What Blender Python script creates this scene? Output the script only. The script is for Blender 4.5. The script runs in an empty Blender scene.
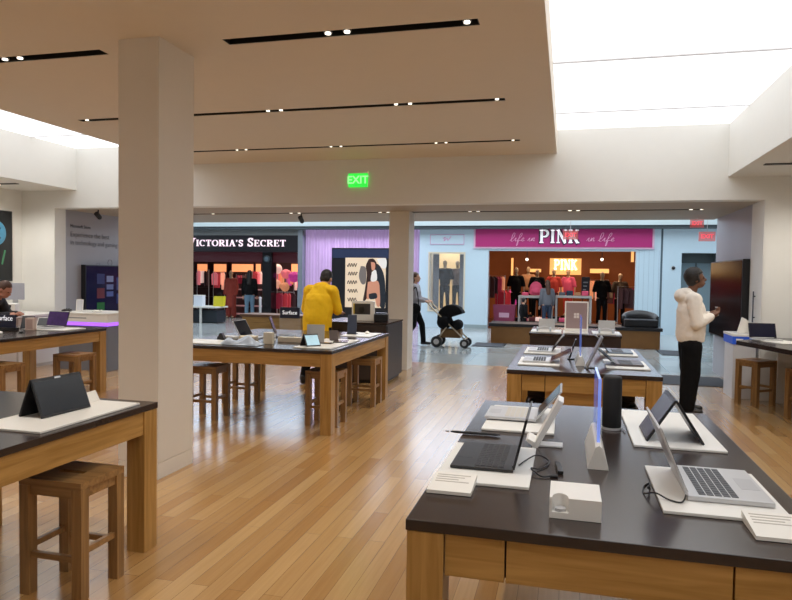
import bpy, bmesh, math, random
from mathutils import Vector, Matrix, noise
random.seed(7)
S = bpy.context.scene
COL = S.collection
PI = math.pi

# ------------------------------------------------------------------ camera
H = 1.65
FPX, YAW, PITCH, ROLL = 662.9, .25155, .03731, -.01533
_f = Vector((-math.sin(YAW)*math.cos(PITCH), math.cos(YAW)*math.cos(PITCH), -math.sin(PITCH)))
_r = Vector((math.cos(YAW), math.sin(YAW), 0)); _d = _f.cross(_r)
RI = _r*math.cos(ROLL) + _d*math.sin(ROLL); DN = -_r*math.sin(ROLL) + _d*math.cos(ROLL)
cam = bpy.data.cameras.new('camera'); camo = bpy.data.objects.new('camera', cam); COL.objects.link(camo)
cam.sensor_width = 36; cam.lens = FPX/792*36; cam.clip_start = .05; cam.clip_end = 200
m = Matrix((RI, -DN, -_f)).transposed().to_4x4(); m.translation = (0, 0, H); camo.matrix_world = m
S.camera = camo
def at(px, py, Y):                      # where the sight line of a survey point meets the plane y = Y
    d = RI*((px-396)/FPX) + DN*((py-300)/FPX) + _f
    return Vector((0, 0, H)) + d*(Y/d.y)

# ------------------------------------------------------------------ materials
def L(r, g, b):                         # 0-255 sRGB to linear
    f = lambda c: ((c/255+.055)/1.055)**2.4 if c > 10 else c/255/12.92
    return (f(r), f(g), f(b))
_mc = {}
def mat(name, col, rough=.5, metal=0, emit=0, ecol=None, var=.04, bump=0, alpha=1, coat=0, scale=8, trans=0):
    if name in _mc: return _mc[name]
    M = bpy.data.materials.new(name); M.use_nodes = True; nt = M.node_tree; b = nt.nodes['Principled BSDF']
    b.inputs['Roughness'].default_value = rough; b.inputs['Metallic'].default_value = metal
    c = (*col, 1)
    if var:
        tc = nt.nodes.new('ShaderNodeTexCoord'); n = nt.nodes.new('ShaderNodeTexNoise'); n.inputs['Scale'].default_value = scale
        nt.links.new(tc.outputs['Object'], n.inputs['Vector'])
        mx = nt.nodes.new('ShaderNodeMix'); mx.data_type = 'RGBA'
        mx.inputs[6].default_value = tuple(max(0, x*(1-var)) for x in col)+(1,); mx.inputs[7].default_value = tuple(min(1, x*(1+var)) for x in col)+(1,)
        nt.links.new(n.outputs['Fac'], mx.inputs[0]); nt.links.new(mx.outputs[2], b.inputs['Base Color'])
        if bump:
            bp = nt.nodes.new('ShaderNodeBump'); bp.inputs['Strength'].default_value = bump; bp.inputs['Distance'].default_value = .01
            nt.links.new(n.outputs['Fac'], bp.inputs['Height']); nt.links.new(bp.outputs['Normal'], b.inputs['Normal'])
    else: b.inputs['Base Color'].default_value = c
    if emit:
        b.inputs['Emission Color'].default_value = (*(ecol or col), 1); b.inputs['Emission Strength'].default_value = emit
    b.inputs['Alpha'].default_value = alpha
    if coat: b.inputs['Coat Weight'].default_value = coat; b.inputs['Coat Roughness'].default_value = .08
    if trans: b.inputs['Transmission Weight'].default_value = trans
    _mc[name] = M; return M
def wood(name, c1, c2, axis, rough=.38):
    if name in _mc: return _mc[name]
    M = bpy.data.materials.new(name); M.use_nodes = True; nt = M.node_tree; b = nt.nodes['Principled BSDF']
    tc = nt.nodes.new('ShaderNodeTexCoord'); mp = nt.nodes.new('ShaderNodeMapping')
    sc = [38, 38, 38]; sc[axis] = 2.2; mp.inputs['Scale'].default_value = sc
    n = nt.nodes.new('ShaderNodeTexNoise'); n.inputs['Scale'].default_value = 1; n.inputs['Detail'].default_value = 5; n.inputs['Distortion'].default_value = .6
    r = nt.nodes.new('ShaderNodeValToRGB'); r.color_ramp.elements[0].position = .3; r.color_ramp.elements[1].position = .72
    r.color_ramp.elements[0].color = (*c1, 1); r.color_ramp.elements[1].color = (*c2, 1)
    nt.links.new(tc.outputs['Object'], mp.inputs['Vector']); nt.links.new(mp.outputs[0], n.inputs['Vector'])
    nt.links.new(n.outputs['Fac'], r.inputs[0]); nt.links.new(r.outputs[0], b.inputs['Base Color'])
    b.inputs['Roughness'].default_value = rough
    _mc[name] = M; return M
def floor_wood():
    M = bpy.data.materials.new('oak_floor'); M.use_nodes = True; nt = M.node_tree; b = nt.nodes['Principled BSDF']; N = nt.nodes.new; K = nt.links.new
    tc = N('ShaderNodeTexCoord'); mp = N('ShaderNodeMapping'); mp.inputs['Rotation'].default_value = (0, 0, PI/2)
    br = N('ShaderNodeTexBrick'); br.offset = .37; br.offset_frequency = 2; br.squash = 1
    for k, v in (('Scale', 1), ('Brick Width', 1.3), ('Row Height', .105), ('Mortar Size', .0012), ('Mortar Smooth', .3), ('Bias', -.1)): br.inputs[k].default_value = v
    br.inputs['Color1'].default_value = (*FL1, 1); br.inputs['Color2'].default_value = (*FL2, 1); br.inputs['Mortar'].default_value = (.16, .085, .035, 1)
    mg = N('ShaderNodeMapping'); mg.inputs['Scale'].default_value = (45, 1.6, 1)
    n = N('ShaderNodeTexNoise'); n.inputs['Scale'].default_value = 1; n.inputs['Detail'].default_value = 6; n.inputs['Distortion'].default_value = .8
    mx = N('ShaderNodeMix'); mx.data_type = 'RGBA'; mx.blend_type = 'MULTIPLY'; mx.inputs[0].default_value = .24
    r = N('ShaderNodeValToRGB'); r.color_ramp.elements[0].color = (.5, .42, .34, 1); r.color_ramp.elements[0].position = .3; r.color_ramp.elements[1].position = .65
    K(tc.outputs['Object'], mp.inputs[0]); K(mp.outputs[0], br.inputs[0]); K(tc.outputs['Object'], mg.inputs[0]); K(mg.outputs[0], n.inputs[0])
    K(n.outputs['Fac'], r.inputs[0]); K(br.outputs['Color'], mx.inputs[6]); K(r.outputs[0], mx.inputs[7]); K(mx.outputs[2], b.inputs['Base Color'])
    b.inputs['Roughness'].default_value = .24; b.inputs['Specular IOR Level'].default_value = .7; b.inputs['Coat Weight'].default_value = .55; b.inputs['Coat Roughness'].default_value = .2
    return M
FL1, FL2 = L(176, 131, 76), L(206, 167, 112)
def floor_tile():
    M = bpy.data.materials.new('mall_tile'); M.use_nodes = True; nt = M.node_tree; b = nt.nodes['Principled BSDF']; N = nt.nodes.new; K = nt.links.new
    tc = N('ShaderNodeTexCoord'); br = N('ShaderNodeTexBrick'); br.offset = 0
    for k, v in (('Scale', 1), ('Brick Width', .9), ('Row Height', .9), ('Mortar Size', .006)): br.inputs[k].default_value = v
    br.inputs['Color1'].default_value = (*L(176, 180, 178), 1); br.inputs['Color2'].default_value = (*L(150, 156, 156), 1); br.inputs['Mortar'].default_value = (*L(120, 124, 124), 1)
    K(tc.outputs['Object'], br.inputs[0]); K(br.outputs['Color'], b.inputs['Base Color']); b.inputs['Roughness'].default_value = .12
    return M

WALL = mat('wall_paint', L(230, 229, 224), .6, var=.015)
CEIL = mat('ceiling_paint', L(226, 216, 202), .65, var=.015)
COLM = mat('column_paint', L(228, 222, 212), .55, var=.015)
SKY = mat('luminous_ceiling', (.5, .5, .52), .6, emit=1.3, ecol=(.94, .97, 1.0), var=0)
BLACK = mat('black_channel', (.008, .008, .008), .5, var=0)
WX = wood('oak_grain_x', L(154, 112, 52), L(190, 146, 82), 0)
WY = wood('oak_grain_y', L(154, 112, 52), L(190, 146, 82), 1)
WZ = wood('oak_grain_z', L(154, 112, 52), L(190, 146, 82), 2)
SX = wood('stool_grain_x', L(126, 92, 52), L(172, 130, 80), 0)
SZ = wood('stool_grain_z', L(126, 92, 52), L(172, 130, 80), 2)
TOP = mat('dark_laminate', L(50, 39, 35), .22, var=.1, scale=30)
TRAY = mat('white_tray', L(238, 236, 230), .4, var=.01)
WHITE = mat('white_plastic', L(235, 232, 226), .4, var=.01)
CARD = mat('card_paper', L(240, 236, 228), .6, var=.01)
DARKP = mat('dark_plastic', (.012, .012, .014), .35, var=.1)
BLKM = mat('black_metal', (.02, .02, .022), .4, metal=.4, var=.05)
SILV = mat('silver_metal', L(190, 190, 192), .3, metal=.75, var=.02)
SILVP = mat('silver_paint', L(198, 198, 200), .35, metal=.2, var=.02)
SCR = mat('dark_screen', L(30, 36, 48), .12, var=0)
KEY = mat('dark_keys', (.03, .03, .034), .5, var=0)
LKEY = mat('pale_keys', L(206, 200, 190), .5, var=0)
SKIN = mat('skin_tan', L(164, 116, 88), .55, var=.05)
SKIN2 = mat('skin_light', L(196, 150, 124), .55, var=.05)
SKIN3 = mat('skin_brown', L(112, 74, 54), .55, var=.05)
HAIRB = mat('hair_black', (.012, .010, .010), .55, var=.3, bump=.6, scale=60)
HAIRN = mat('hair_brown', L(74, 44, 28), .55, var=.3, bump=.6, scale=60)

# ------------------------------------------------------------------ mesh helpers
def nb(): return bmesh.new()
def box(bm, x0, x1, y0, y1, z0, z1, bev=0, mx=None):
    vs = [bm.verts.new(p) for p in ((x0,y0,z0),(x1,y0,z0),(x1,y1,z0),(x0,y1,z0),(x0,y0,z1),(x1,y0,z1),(x1,y1,z1),(x0,y1,z1))]
    fs = [bm.faces.new([vs[i] for i in q]) for q in ((3,2,1,0),(4,5,6,7),(0,1,5,4),(1,2,6,5),(2,3,7,6),(3,0,4,7))]
    if bev:
        es = list({e for f in fs for e in f.edges})
        r = bmesh.ops.bevel(bm, geom=es, offset=bev, segments=2, profile=.7, affect='EDGES')
        vs = list({v for f in r['faces'] for v in f.verts} | {v for v in vs if v.is_valid})
    if mx is not None: bmesh.ops.transform(bm, matrix=mx, verts=[v for v in vs if v.is_valid])
    return bm
def lathe(bm, prof, n=24, c=(0,0,0), axis='Z', mx=None):
    rings = []
    for r, z in prof:
        ring = []
        for i in range(n):
            a = 2*PI*i/n; p = (r*math.cos(a), r*math.sin(a), z)
            if axis == 'Y': p = (p[0], p[2], p[1])
            if axis == 'X': p = (p[2], p[0], p[1])
            ring.append(bm.verts.new((p[0]+c[0], p[1]+c[1], p[2]+c[2])))
        rings.append(ring)
    for a, b in zip(rings, rings[1:]):
        for i in range(n): bm.faces.new((a[i], a[(i+1)%n], b[(i+1)%n], b[i]))
    bm.faces.new(rings[0][::-1]); bm.faces.new(rings[-1])
    if mx is not None: bmesh.ops.transform(bm, matrix=mx, verts=[v for r in rings for v in r])
    return bm
def tube(bm, pts, r, n=8):
    pts = [Vector(p) for p in pts]; rings = []
    for i, p in enumerate(pts):
        t = (pts[min(i+1, len(pts)-1)] - pts[max(i-1, 0)]).normalized()
        u = t.cross(Vector((0,0,1)) if abs(t.z) < .9 else Vector((1,0,0))).normalized(); v = t.cross(u)
        rr = r[i] if isinstance(r, (list, tuple)) else r
        rings.append([bm.verts.new(p + (u*math.cos(2*PI*k/n) + v*math.sin(2*PI*k/n))*rr) for k in range(n)])
    for a, b in zip(rings, rings[1:]):
        for k in range(n): bm.faces.new((a[k], a[(k+1)%n], b[(k+1)%n], b[k]))
    bm.faces.new(rings[0][::-1]); bm.faces.new(rings[-1]); return bm
def curve_pts(ps, n=8):                 # Catmull-Rom through points
    ps = [Vector(p) for p in ps]; q = [ps[0]] + ps + [ps[-1]]; out = []
    for i in range(1, len(q)-2):
        a, b, c, d = q[i-1:i+3]
        for k in range(n):
            t = k/n; out.append(.5*((2*b) + (c-a)*t + (2*a-5*b+4*c-d)*t*t + (3*b-a-3*c+d)*t**3))
    return out + [ps[-1]]
def prism(bm, poly, d0, d1, axis='Y', mx=None):   # polygon (u,v) swept along an axis
    f = {'Y': lambda u, v, w: (u, w, v), 'X': lambda u, v, w: (w, u, v), 'Z': lambda u, v, w: (u, v, w)}[axis]
    a = [bm.verts.new(f(u, v, d0)) for u, v in poly]; b = [bm.verts.new(f(u, v, d1)) for u, v in poly]; n = len(poly)
    fs = [bm.faces.new(a), bm.faces.new(b[::-1])] + [bm.faces.new((a[i], b[i], b[(i+1)%n], a[(i+1)%n])) for i in range(n)]
    bmesh.ops.recalc_face_normals(bm, faces=fs)
    if mx is not None: bmesh.ops.transform(bm, matrix=mx, verts=a+b)
    return bm
def ell(bm, c, r, seg=16, rot=None):
    res = bmesh.ops.create_uvsphere(bm, u_segments=seg, v_segments=max(8, seg//2+2), radius=1)
    M = Matrix.Translation(c) @ (rot.to_4x4() if rot else Matrix.Identity(4)) @ Matrix.Diagonal((*r, 1)).to_4x4()
    bmesh.ops.transform(bm, matrix=M, verts=res['verts']); return bm
def cap(bm, a, b, ra, rb, sx=1, n=14):  # tapered capsule from a to b
    a, b = Vector(a), Vector(b); t = (b-a); ln = max(t.length, 1e-4); t = t/ln
    u = t.cross(Vector((0,1,0)) if abs(t.y) < .9 else Vector((1,0,0))).normalized(); v = t.cross(u)
    prof = []
    for k in range(1, 5): al = -PI/2 + PI/2*k/4; prof.append((ra*math.cos(al), ra*math.sin(al)))
    for k in range(0, 4): al = PI/2*k/4; prof.append((rb*math.cos(al), ln+rb*math.sin(al)))
    rings = [[bm.verts.new(a + t*h + (u*math.cos(2*PI*i/n)*sx + v*math.sin(2*PI*i/n))*r) for i in range(n)] for r, h in prof]
    for p, q in zip(rings, rings[1:]):
        for i in range(n): bm.faces.new((p[i], p[(i+1)%n], q[(i+1)%n], q[i]))
    s = bm.verts.new(a - t*ra); e = bm.verts.new(b + t*rb)
    for i in range(n): bm.faces.new((s, rings[0][(i+1)%n], rings[0][i])); bm.faces.new((e, rings[-1][i], rings[-1][(i+1)%n]))
    return bm
def obj(name, bm, m, parent=None, smooth=False, loc=None):
    bmesh.ops.recalc_face_normals(bm, faces=bm.faces)
    me = bpy.data.meshes.new(name); bm.to_mesh(me); bm.free()
    if smooth:
        for p in me.polygons: p.use_smooth = True
    me.materials.append(m); o = bpy.data.objects.new(name, me); COL.objects.link(o)
    if parent: o.parent = parent
    if loc: o.location = loc
    return o
def B(name, m, parent, *a, bev=0, **k): return obj(name, box(nb(), *a, bev=bev), m, parent, **k)
def skinned(name, bm, m, parent, voxel=.012, it=4, fold=0):   # fuse overlapping volumes into one continuous smooth surface
    me = bpy.data.meshes.new('tmp'); bm.to_mesh(me); bm.free(); o = bpy.data.objects.new('tmp', me); COL.objects.link(o)
    r = o.modifiers.new('r', 'REMESH'); r.mode = 'VOXEL'; r.voxel_size = voxel
    s = o.modifiers.new('s', 'SMOOTH'); s.iterations = it; s.factor = .5
    dg = bpy.context.evaluated_depsgraph_get(); dg.update(); me2 = bpy.data.meshes.new_from_object(o.evaluated_get(dg)); me2.name = name
    bpy.data.objects.remove(o); bpy.data.meshes.remove(me)
    if fold and voxel < .0105:                           # soft cloth folds
        ns = [v.normal.copy() for v in me2.vertices]
        for v, nn in zip(me2.vertices, ns):
            c = v.co.copy(); v.co = c + nn*fold*(.6*noise.noise(Vector((c.x*6+c.z*4, c.y*6, c.z*9+c.x*7))) + .3*abs(noise.noise(Vector((c.x*9+c.z*5, c.y*9, c.z*14-c.x*9)))))
    for p in me2.polygons: p.use_smooth = True
    me2.materials.clear(); me2.materials.append(m); q = bpy.data.objects.new(name, me2); COL.objects.link(q); q.parent = parent; return q
def text(name, s, size, m, parent, M, depth=.003, shear=0, align='CENTER', sx=1, bold=0):
    cu = bpy.data.curves.new('t', 'FONT'); cu.body = s; cu.size = size; cu.extrude = depth; cu.shear = shear; cu.align_x = align; cu.align_y = 'CENTER'; cu.offset = bold
    o = bpy.data.objects.new('t', cu); COL.objects.link(o); dg = bpy.context.evaluated_depsgraph_get(); dg.update()
    me = bpy.data.meshes.new_from_object(o.evaluated_get(dg)); me.name = name; bpy.data.objects.remove(o)
    me.transform(Matrix.Diagonal((sx, 1, 1, 1))); me.transform(M); me.materials.clear(); me.materials.append(m)
    q = bpy.data.objects.new(name, me); COL.objects.link(q); q.parent = parent; return q
FACE = Matrix.Rotation(PI/2, 4, 'X')                       # text plane facing -y
def MT(x, y, z): return Matrix.Translation((x, y, z))
def tag(o, label, cat, group=None):
    o['label'] = label; o['category'] = cat
    if group: o['group'] = group
    return o
def thing(name, label, cat, loc=(0,0,0), rotz=0, group=None):
    o = bpy.data.objects.new(name, None); COL.objects.link(o); o.location = loc; o.rotation_euler = (0, 0, rotz); o.empty_display_size = .1
    return tag(o, label, cat, group)
def st(o): o['kind'] = 'structure'; return o
def dup(o, loc, rotz, label, group=None):
    c = o.copy(); COL.objects.link(c); c.location = loc; c.rotation_euler = (0, 0, rotz); c['label'] = label
    if group: c['group'] = group
    for ch in list(o.children):
        d = ch.copy(); COL.objects.link(d); d.parent = c
        for g in list(ch.children):
            e = g.copy(); COL.objects.link(e); e.parent = d
    return c

# serif capitals as ribbons in a unit-height box
def ribbon(bm, pts, w, depth, M):
    pts = [Vector((*p, 0)) for p in pts]; n = len(pts); ws = w if isinstance(w, list) else [w]*n; l = []; r = []
    for i, p in enumerate(pts):
        t = (pts[min(i+1, n-1)] - pts[max(i-1, 0)]).normalized(); q = Vector((-t.y, t.x, 0))*ws[i]/2; l.append(p+q); r.append(p-q)
    new = []
    rows = [[bm.verts.new(Vector((*v[:2], z))) for v in (a, b) for z in (0, depth)] for a, b in zip(l, r)]
    for a, b in zip(rows, rows[1:]):
        for i, j in ((0, 1), (1, 3), (3, 2), (2, 0)): bm.faces.new((a[i], a[j], b[j], b[i]))
    for e in (rows[0], rows[-1]): bm.faces.new((e[0], e[1], e[3], e[2]))
    bmesh.ops.transform(bm, matrix=M, verts=[v for r_ in rows for v in r_])
def arc(cx, cy, rx, ry, a0, a1, n=18): return [(cx+rx*math.cos(math.radians(a0+(a1-a0)*i/n)), cy+ry*math.sin(math.radians(a0+(a1-a0)*i/n))) for i in range(n+1)]
def letter(ch, T=.17, t=.08, sf=.07):
    sr = lambda x, y, w=.36: ([(x-w/2, y), (x+w/2, y)], sf)
    thin = [t+(T-t)*abs(math.cos(PI*i/18)) for i in range(19)]
    e = sf/2; D = {
    'I': (.4, [([(.2, 0), (.2, 1)], T), sr(.2, e), sr(.2, 1-e)]),
    'V': (.86, [([(.13, 1), (.44, .02)], T), ([(.74, 1), (.44, .02)], t), sr(.13, 1-e, .34), sr(.74, 1-e, .3)]),
    'T': (.76, [([(.38, 0), (.38, 1)], T), ([(.04, 1-e), (.72, 1-e)], sf), ([(.06, 1), (.06, .76)], sf), ([(.70, 1), (.70, .76)], sf), sr(.38, e)]),
    'C': (.82, [(arc(.44, .5, .36, .46, 48, 312), [t+(T-t)*abs(math.cos(math.radians(48+264*i/18))) for i in range(19)]), ([(.7, .98), (.7, .68)], sf)]),
    'O': (.94, [(arc(.47, .5, .37, .46, 0, 360, 36), [t+(T-t)*abs(math.cos(2*PI*i/36)) for i in range(37)])]),
    'R': (.84, [([(.17, 0), (.17, 1)], T), (arc(.36, .74, .28, .22, 90, -90), [t+(T-t)*max(0, math.cos(PI*(i-9)/18)) for i in range(19)]), ([(.17, .96), (.38, .96)], t), ([(.17, .52), (.38, .52)], t), ([(.4, .52), (.72, .02)], T), sr(.17, e), sr(.74, e, .26), sr(.12, 1-e, .3)]),
    'P': (.78, [([(.17, 0), (.17, 1)], T), (arc(.38, .72, .3, .24, 90, -90), [t+(T-t)*max(0, math.cos(PI*(i-9)/18)) for i in range(19)]), ([(.17, .96), (.4, .96)], t), ([(.17, .48), (.4, .48)], t), sr(.17, e), sr(.12, 1-e, .3)]),
    'A': (.86, [([(.12, 0), (.42, .99)], t), ([(.42, .99), (.73, 0)], T), ([(.22, .34), (.64, .34)], t), sr(.12, e, .28), sr(.73, e, .34)]),
    'S': (.66, [(curve2([(.56, .76), (.44, .94), (.24, .93), (.13, .78), (.2, .6), (.44, .44), (.54, .27), (.44, .07), (.2, .06), (.09, .26)]), T*.82), ([(.57, .98), (.57, .7)], sf), ([(.08, .32), (.08, .02)], sf)]),
    'E': (.76, [([(.17, 0), (.17, 1)], T), ([(.04, 1-e), (.66, 1-e)], sf), ([(.04, e), (.7, e)], sf), ([(.17, .52), (.5, .52)], sf), ([(.64, 1), (.64, .76)], sf), ([(.68, 0), (.68, .26)], sf), ([(.5, .64), (.5, .4)], sf)]),
    'N': (.9, [([(.16, 0), (.16, 1)], t*1.2), ([(.74, 0), (.74, 1)], t*1.2), ([(.14, 1), (.74, 0)], T), sr(.16, e, .3), sr(.1, 1-e, .3), sr(.74, 1-e, .3)]),
    'K': (.88, [([(.17, 0), (.17, 1)], T), ([(.2, .42), (.66, .97)], t*1.3), ([(.34, .58), (.74, .02)], T), sr(.17, e), sr(.17, 1-e), sr(.68, 1-e, .3), sr(.74, e, .3)]),
    "'": (.26, [([(.12, 1), (.1, .68)], [T, t])]), ' ': (.4, [])}
    return D[ch]
def curve2(p): return [(v.x, v.y) for v in curve_pts([(x, y, 0) for x, y in p], 5)]
def serif(name, s, h, m, parent, x, y, z, depth=.05, big=(), fit=None, w=1, boldness=1):
    lay = []; cx = 0
    for i, ch in enumerate(s):
        k = 1.28 if i in big else 1
        a, st_ = letter(ch, .17*boldness, .08*boldness, .07*boldness); lay.append((cx, k, st_)); cx += a*k+.1
    sx = (fit/((cx-.1)*h)) if fit else w
    bm = nb()
    for (ox, k, sts) in lay:
        for pts, ww in sts:
            M = MT(x, y, z) @ FACE @ Matrix.Diagonal((h*sx, h, 1, 1)) @ MT(ox, 0, 0) @ Matrix.Diagonal((k, k, 1, 1))
            ribbon(bm, pts, ww, depth, M)
    return obj(name, bm, m, parent)

# ------------------------------------------------------------------ the room
st(B('floor', floor_wood(), None, -10, 4.2, -4.2, 12.3, -.1, 0))
st(B('floor_mall', floor_tile(), None, -16, 9, 12.3, 31, -.1, -.001))
ZC, ZK, ZB, ZS = 3.468, 3.81, 3.075, 2.761
YF = 10.05
def slotted(name, x0, x1, y0, y1, z0, z1, slots, m):     # a slab with rectangular slots open at the underside
    bm = nb(); ys = sorted({s[2] for s in slots}); cur = y0
    for yc in ys:
        row = sorted([s for s in slots if s[2] == yc]); w = row[0][3]/2
        box(bm, x0, x1, cur, yc-w, z0, z1); xx = x0
        for a, b, _, _ in row: box(bm, xx, a, yc-w, yc+w, z0, z1); xx = b
        box(bm, xx, x1, yc-w, yc+w, z0, z1); cur = yc+w
    box(bm, x0, x1, cur, y1, z0, z1); return st(obj(name, bm, m))
SL = [(-5.7, -3.77, 4.8, .13), (-2.656, -.652, 4.8, .13), (-5.787, -.656, 6.92, .11), (-5.787, -.646, 9.01, .10), (-5.787, -.65, 2.68, .12), (-5.787, -.65, .55, .12)]
slotted('ceiling', -6.3, -.185, -4, YF, ZC, ZK+.1, SL, CEIL)
SS = [(-8.4, 2.04, 11.4, .15)]
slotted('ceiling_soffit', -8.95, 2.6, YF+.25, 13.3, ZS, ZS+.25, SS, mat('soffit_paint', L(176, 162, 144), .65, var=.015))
# luminous ceilings with seams
for k, (a, b) in enumerate(((-.185, 2.12), (-8.48, -6.3))):
    bm = nb(); box(bm, a-.05, b+.05, -4, YF, ZK, ZK+.05); o = st(obj('ceiling_light_%s' % ('east', 'west')[k], bm, SKY))
    bm = nb()
    for y in (-1.5, .6, 2.7, 4.8, 6.92, 9.03): box(bm, a, b, y-.02, y+.02, ZK-.012, ZK)
    st(obj('trim_%d' % (k+1), bm, mat('seam_grey_glow', L(196, 196, 198), .5, var=0, emit=.25, ecol=(.9, .9, .92))))  # seams glow weakly so they look lit beside the bright panels
st(B('wall_bulkhead_east', WALL, None, 2.12, 4.2, -4, YF, ZB, ZK+.3))
st(B('wall_bulkhead_west', WALL, None, -9.9, -8.48, -4, YF, ZB, ZK+.3))
bm = nb(); box(bm, -9.9, 4.2, YF, YF+.25, ZS, ZK+.3); box(bm, -9.9, -8.95, YF, YF+.25, 0, ZS); box(bm, 2.6, 4.2, YF, YF+.25, 0, ZS)
st(obj('wall_front', bm, WALL))
st(B('wall_west', WALL, None, -9.9, -9.65, -4, YF, 0, ZB))
st(B('wall_east', WALL, None, 3.95, 4.2, -4, YF, 0, ZB))
st(B('wall_rear', WALL, None, -9.9, 4.2, -4.25, -4, 0, ZK+.3))
GRAPH = mat('graphic_wall', L(166, 166, 172), .45, var=.05, scale=1.2)
st(B('wall_alcove_west', GRAPH, None, -9.2, -8.95, YF+.25, 13.05, 0, ZS+.25))
st(B('wall_alcove_east', GRAPH, None, 2.6, 2.85, YF+.25, 13.05, 0, ZS+.25))
bm = nb(); box(bm, 2.59, 2.604, YF+.0, YF+.62, 0, ZS); st(obj('trim_3', bm, WALL))
bm = nb(); box(bm, -8.954, -8.94, YF+.0, YF+.27, 0, ZS); st(obj('trim_4', bm, WALL))
def column(name, x0, x1, y0, y1, z1):
    bm = nb(); box(bm, x0, x1, y0, y1, .135, z1); box(bm, x0+.008, x1-.008, y0+.008, y1-.008, .122, .14); box(bm, x0, x1, y0, y1, 0, .125); return st(obj(name, bm, COLM))
column('column_tall', -3.462, -3.10, 4.57, 5.07, ZC+.002)
column('column_far', -3.02, -2.665, 11.2, 11.6, ZS+.002)

# ------------------------------------------------------------------ ceiling light tracks
LENS = mat('lamp_lens', (1, .93, .8), .3, emit=1.7, ecol=(1, .92, .78), var=0)
def track(x0, x1, y, z, w, lamps, label, light=0):
    t = thing('ceiling_light_track', label, 'track light', ((x0+x1)/2, y, z), 0, 'recessed light tracks in the ceilings'); hx = (x1-x0)/2; h = w/2
    bm = nb(); box(bm, -hx, hx, -h, h, .09, .1); box(bm, -hx, hx, -h, -h+.008, .004, .1); box(bm, -hx, hx, h-.008, h, .004, .1); box(bm, -hx, -hx+.008, -h, h, .004, .1); box(bm, hx-.008, hx, -h, h, .004, .1)
    obj('channel', bm, BLACK, t)
    for lx in lamps:
        bm = nb(); lathe(bm, [(h*.55, .012), (h*.55, .088)], 16, (lx-(x0+x1)/2, 0, 0)); o = obj('lamp_housing', bm, BLKM, t)
        bm = nb(); lathe(bm, [(h*.36, .0), (h*.36, .0125)], 16, (lx-(x0+x1)/2, 0, 0)); obj('lens', bm, LENS, o)
    return t
def lampx(pxs, y, z):
    out = []
    for p in pxs:
        lo = -10.; hi = 5.
        for _ in range(40):
            mid = (lo+hi)/2; v = Vector((mid, y, z-H)); px = 396+FPX*v.dot(RI)/v.dot(_f)
            if px < p: lo = mid
            else: hi = mid
        out.append(lo)
    return out
track(-5.7, -3.77, 4.8, ZC, .13, lampx((5, 20), 4.8, ZC) + [-5.3], 'short black light slot in the ceiling beside the tall column, toward the west side')
track(-2.656, -.652, 4.8, ZC, .13, lampx((328, 347, 467), 4.8, ZC), 'thickest black light slot, closest overhead, right of the tall column')
track(-5.787, -.656, 6.92, ZC, .11, lampx((87, 268, 281, 396, 410, 497), 6.92, ZC), 'long black light slot running behind the top of the tall column')
track(-5.787, -.646, 9.01, ZC, .10, lampx((237, 246, 331, 341, 436, 446, 513), 9.01, ZC), 'thinnest black ceiling slot, just above the green exit sign')
track(-8.4, 2.04, 11.4, ZS, .15, lampx((213, 291, 299, 380, 388, 470, 478, 570, 578, 691, 702), 11.4, ZS), 'thin dark light slot along the low soffit over the shop entrance')
def flat_track(x0, x1, y, z, lamps, label):
    t = thing('ceiling_light_track', label, 'track light', ((x0+x1)/2, y, z), 0, 'recessed light tracks in the ceilings'); hx = (x1-x0)/2
    B('channel', BLACK, t, -hx, hx, -.04, .04, -.012, 0)
    for l in lamps:
        bm = nb(); lathe(bm, [(.03, -.02), (.03, -.011)], 14, (l, 0, 0)); obj('lens', bm, LENS, t)
flat_track(2.3, 3.3, 9.0, ZB, (.15, .3), 'short dark light slot under the east bulkhead')
flat_track(-9.6, -8.85, 9.12, ZB, (-.2, 0), 'short dark light slot under the west bulkhead')
def spotlight(loc, label):
    t = thing('track_spotlight', label, 'spotlight', loc)
    bm = nb(); tube(bm, [(0, 0, 0), (0, 0, -.07)], .012); obj('stem', bm, BLKM, t)
    bm = nb(); lathe(bm, [(.03, -.07), (.042, -.05), (.045, .07)], 16, mx=MT(0, 0, -.11) @ Matrix.Rotation(.9, 4, 'X')); obj('head', bm, BLKM, t)
spotlight((-4.79, 11.5, ZS), 'small black spotlight under the soffit above the mall shopfront with white serif letters')
spotlight((-8.32, 10.42, ZS), 'small black spotlight under the soffit above the grey lettered alcove wall')

# green exit sign on the front wall
t = thing('exit_sign', 'green glowing EXIT sign on the white wall above the entrance', 'exit sign', (-3.225, YF, 3.145))
B('sign_panel', mat('exit_green', L(40, 150, 40), .4, emit=.9, ecol=L(50, 225, 70), var=0), t, -.155, .155, -.04, 0, -.115, .1, bev=.006)
B('housing', WHITE, t, -.165, .165, -.045, 0, .1, .135, bev=.006)
text('lettering', 'EXIT', .17, mat('exit_letters', L(120, 235, 120), .5, emit=.9, ecol=L(150, 255, 150), var=0), t, MT(0, -.041, -.008) @ FACE, bold=.004)

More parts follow.
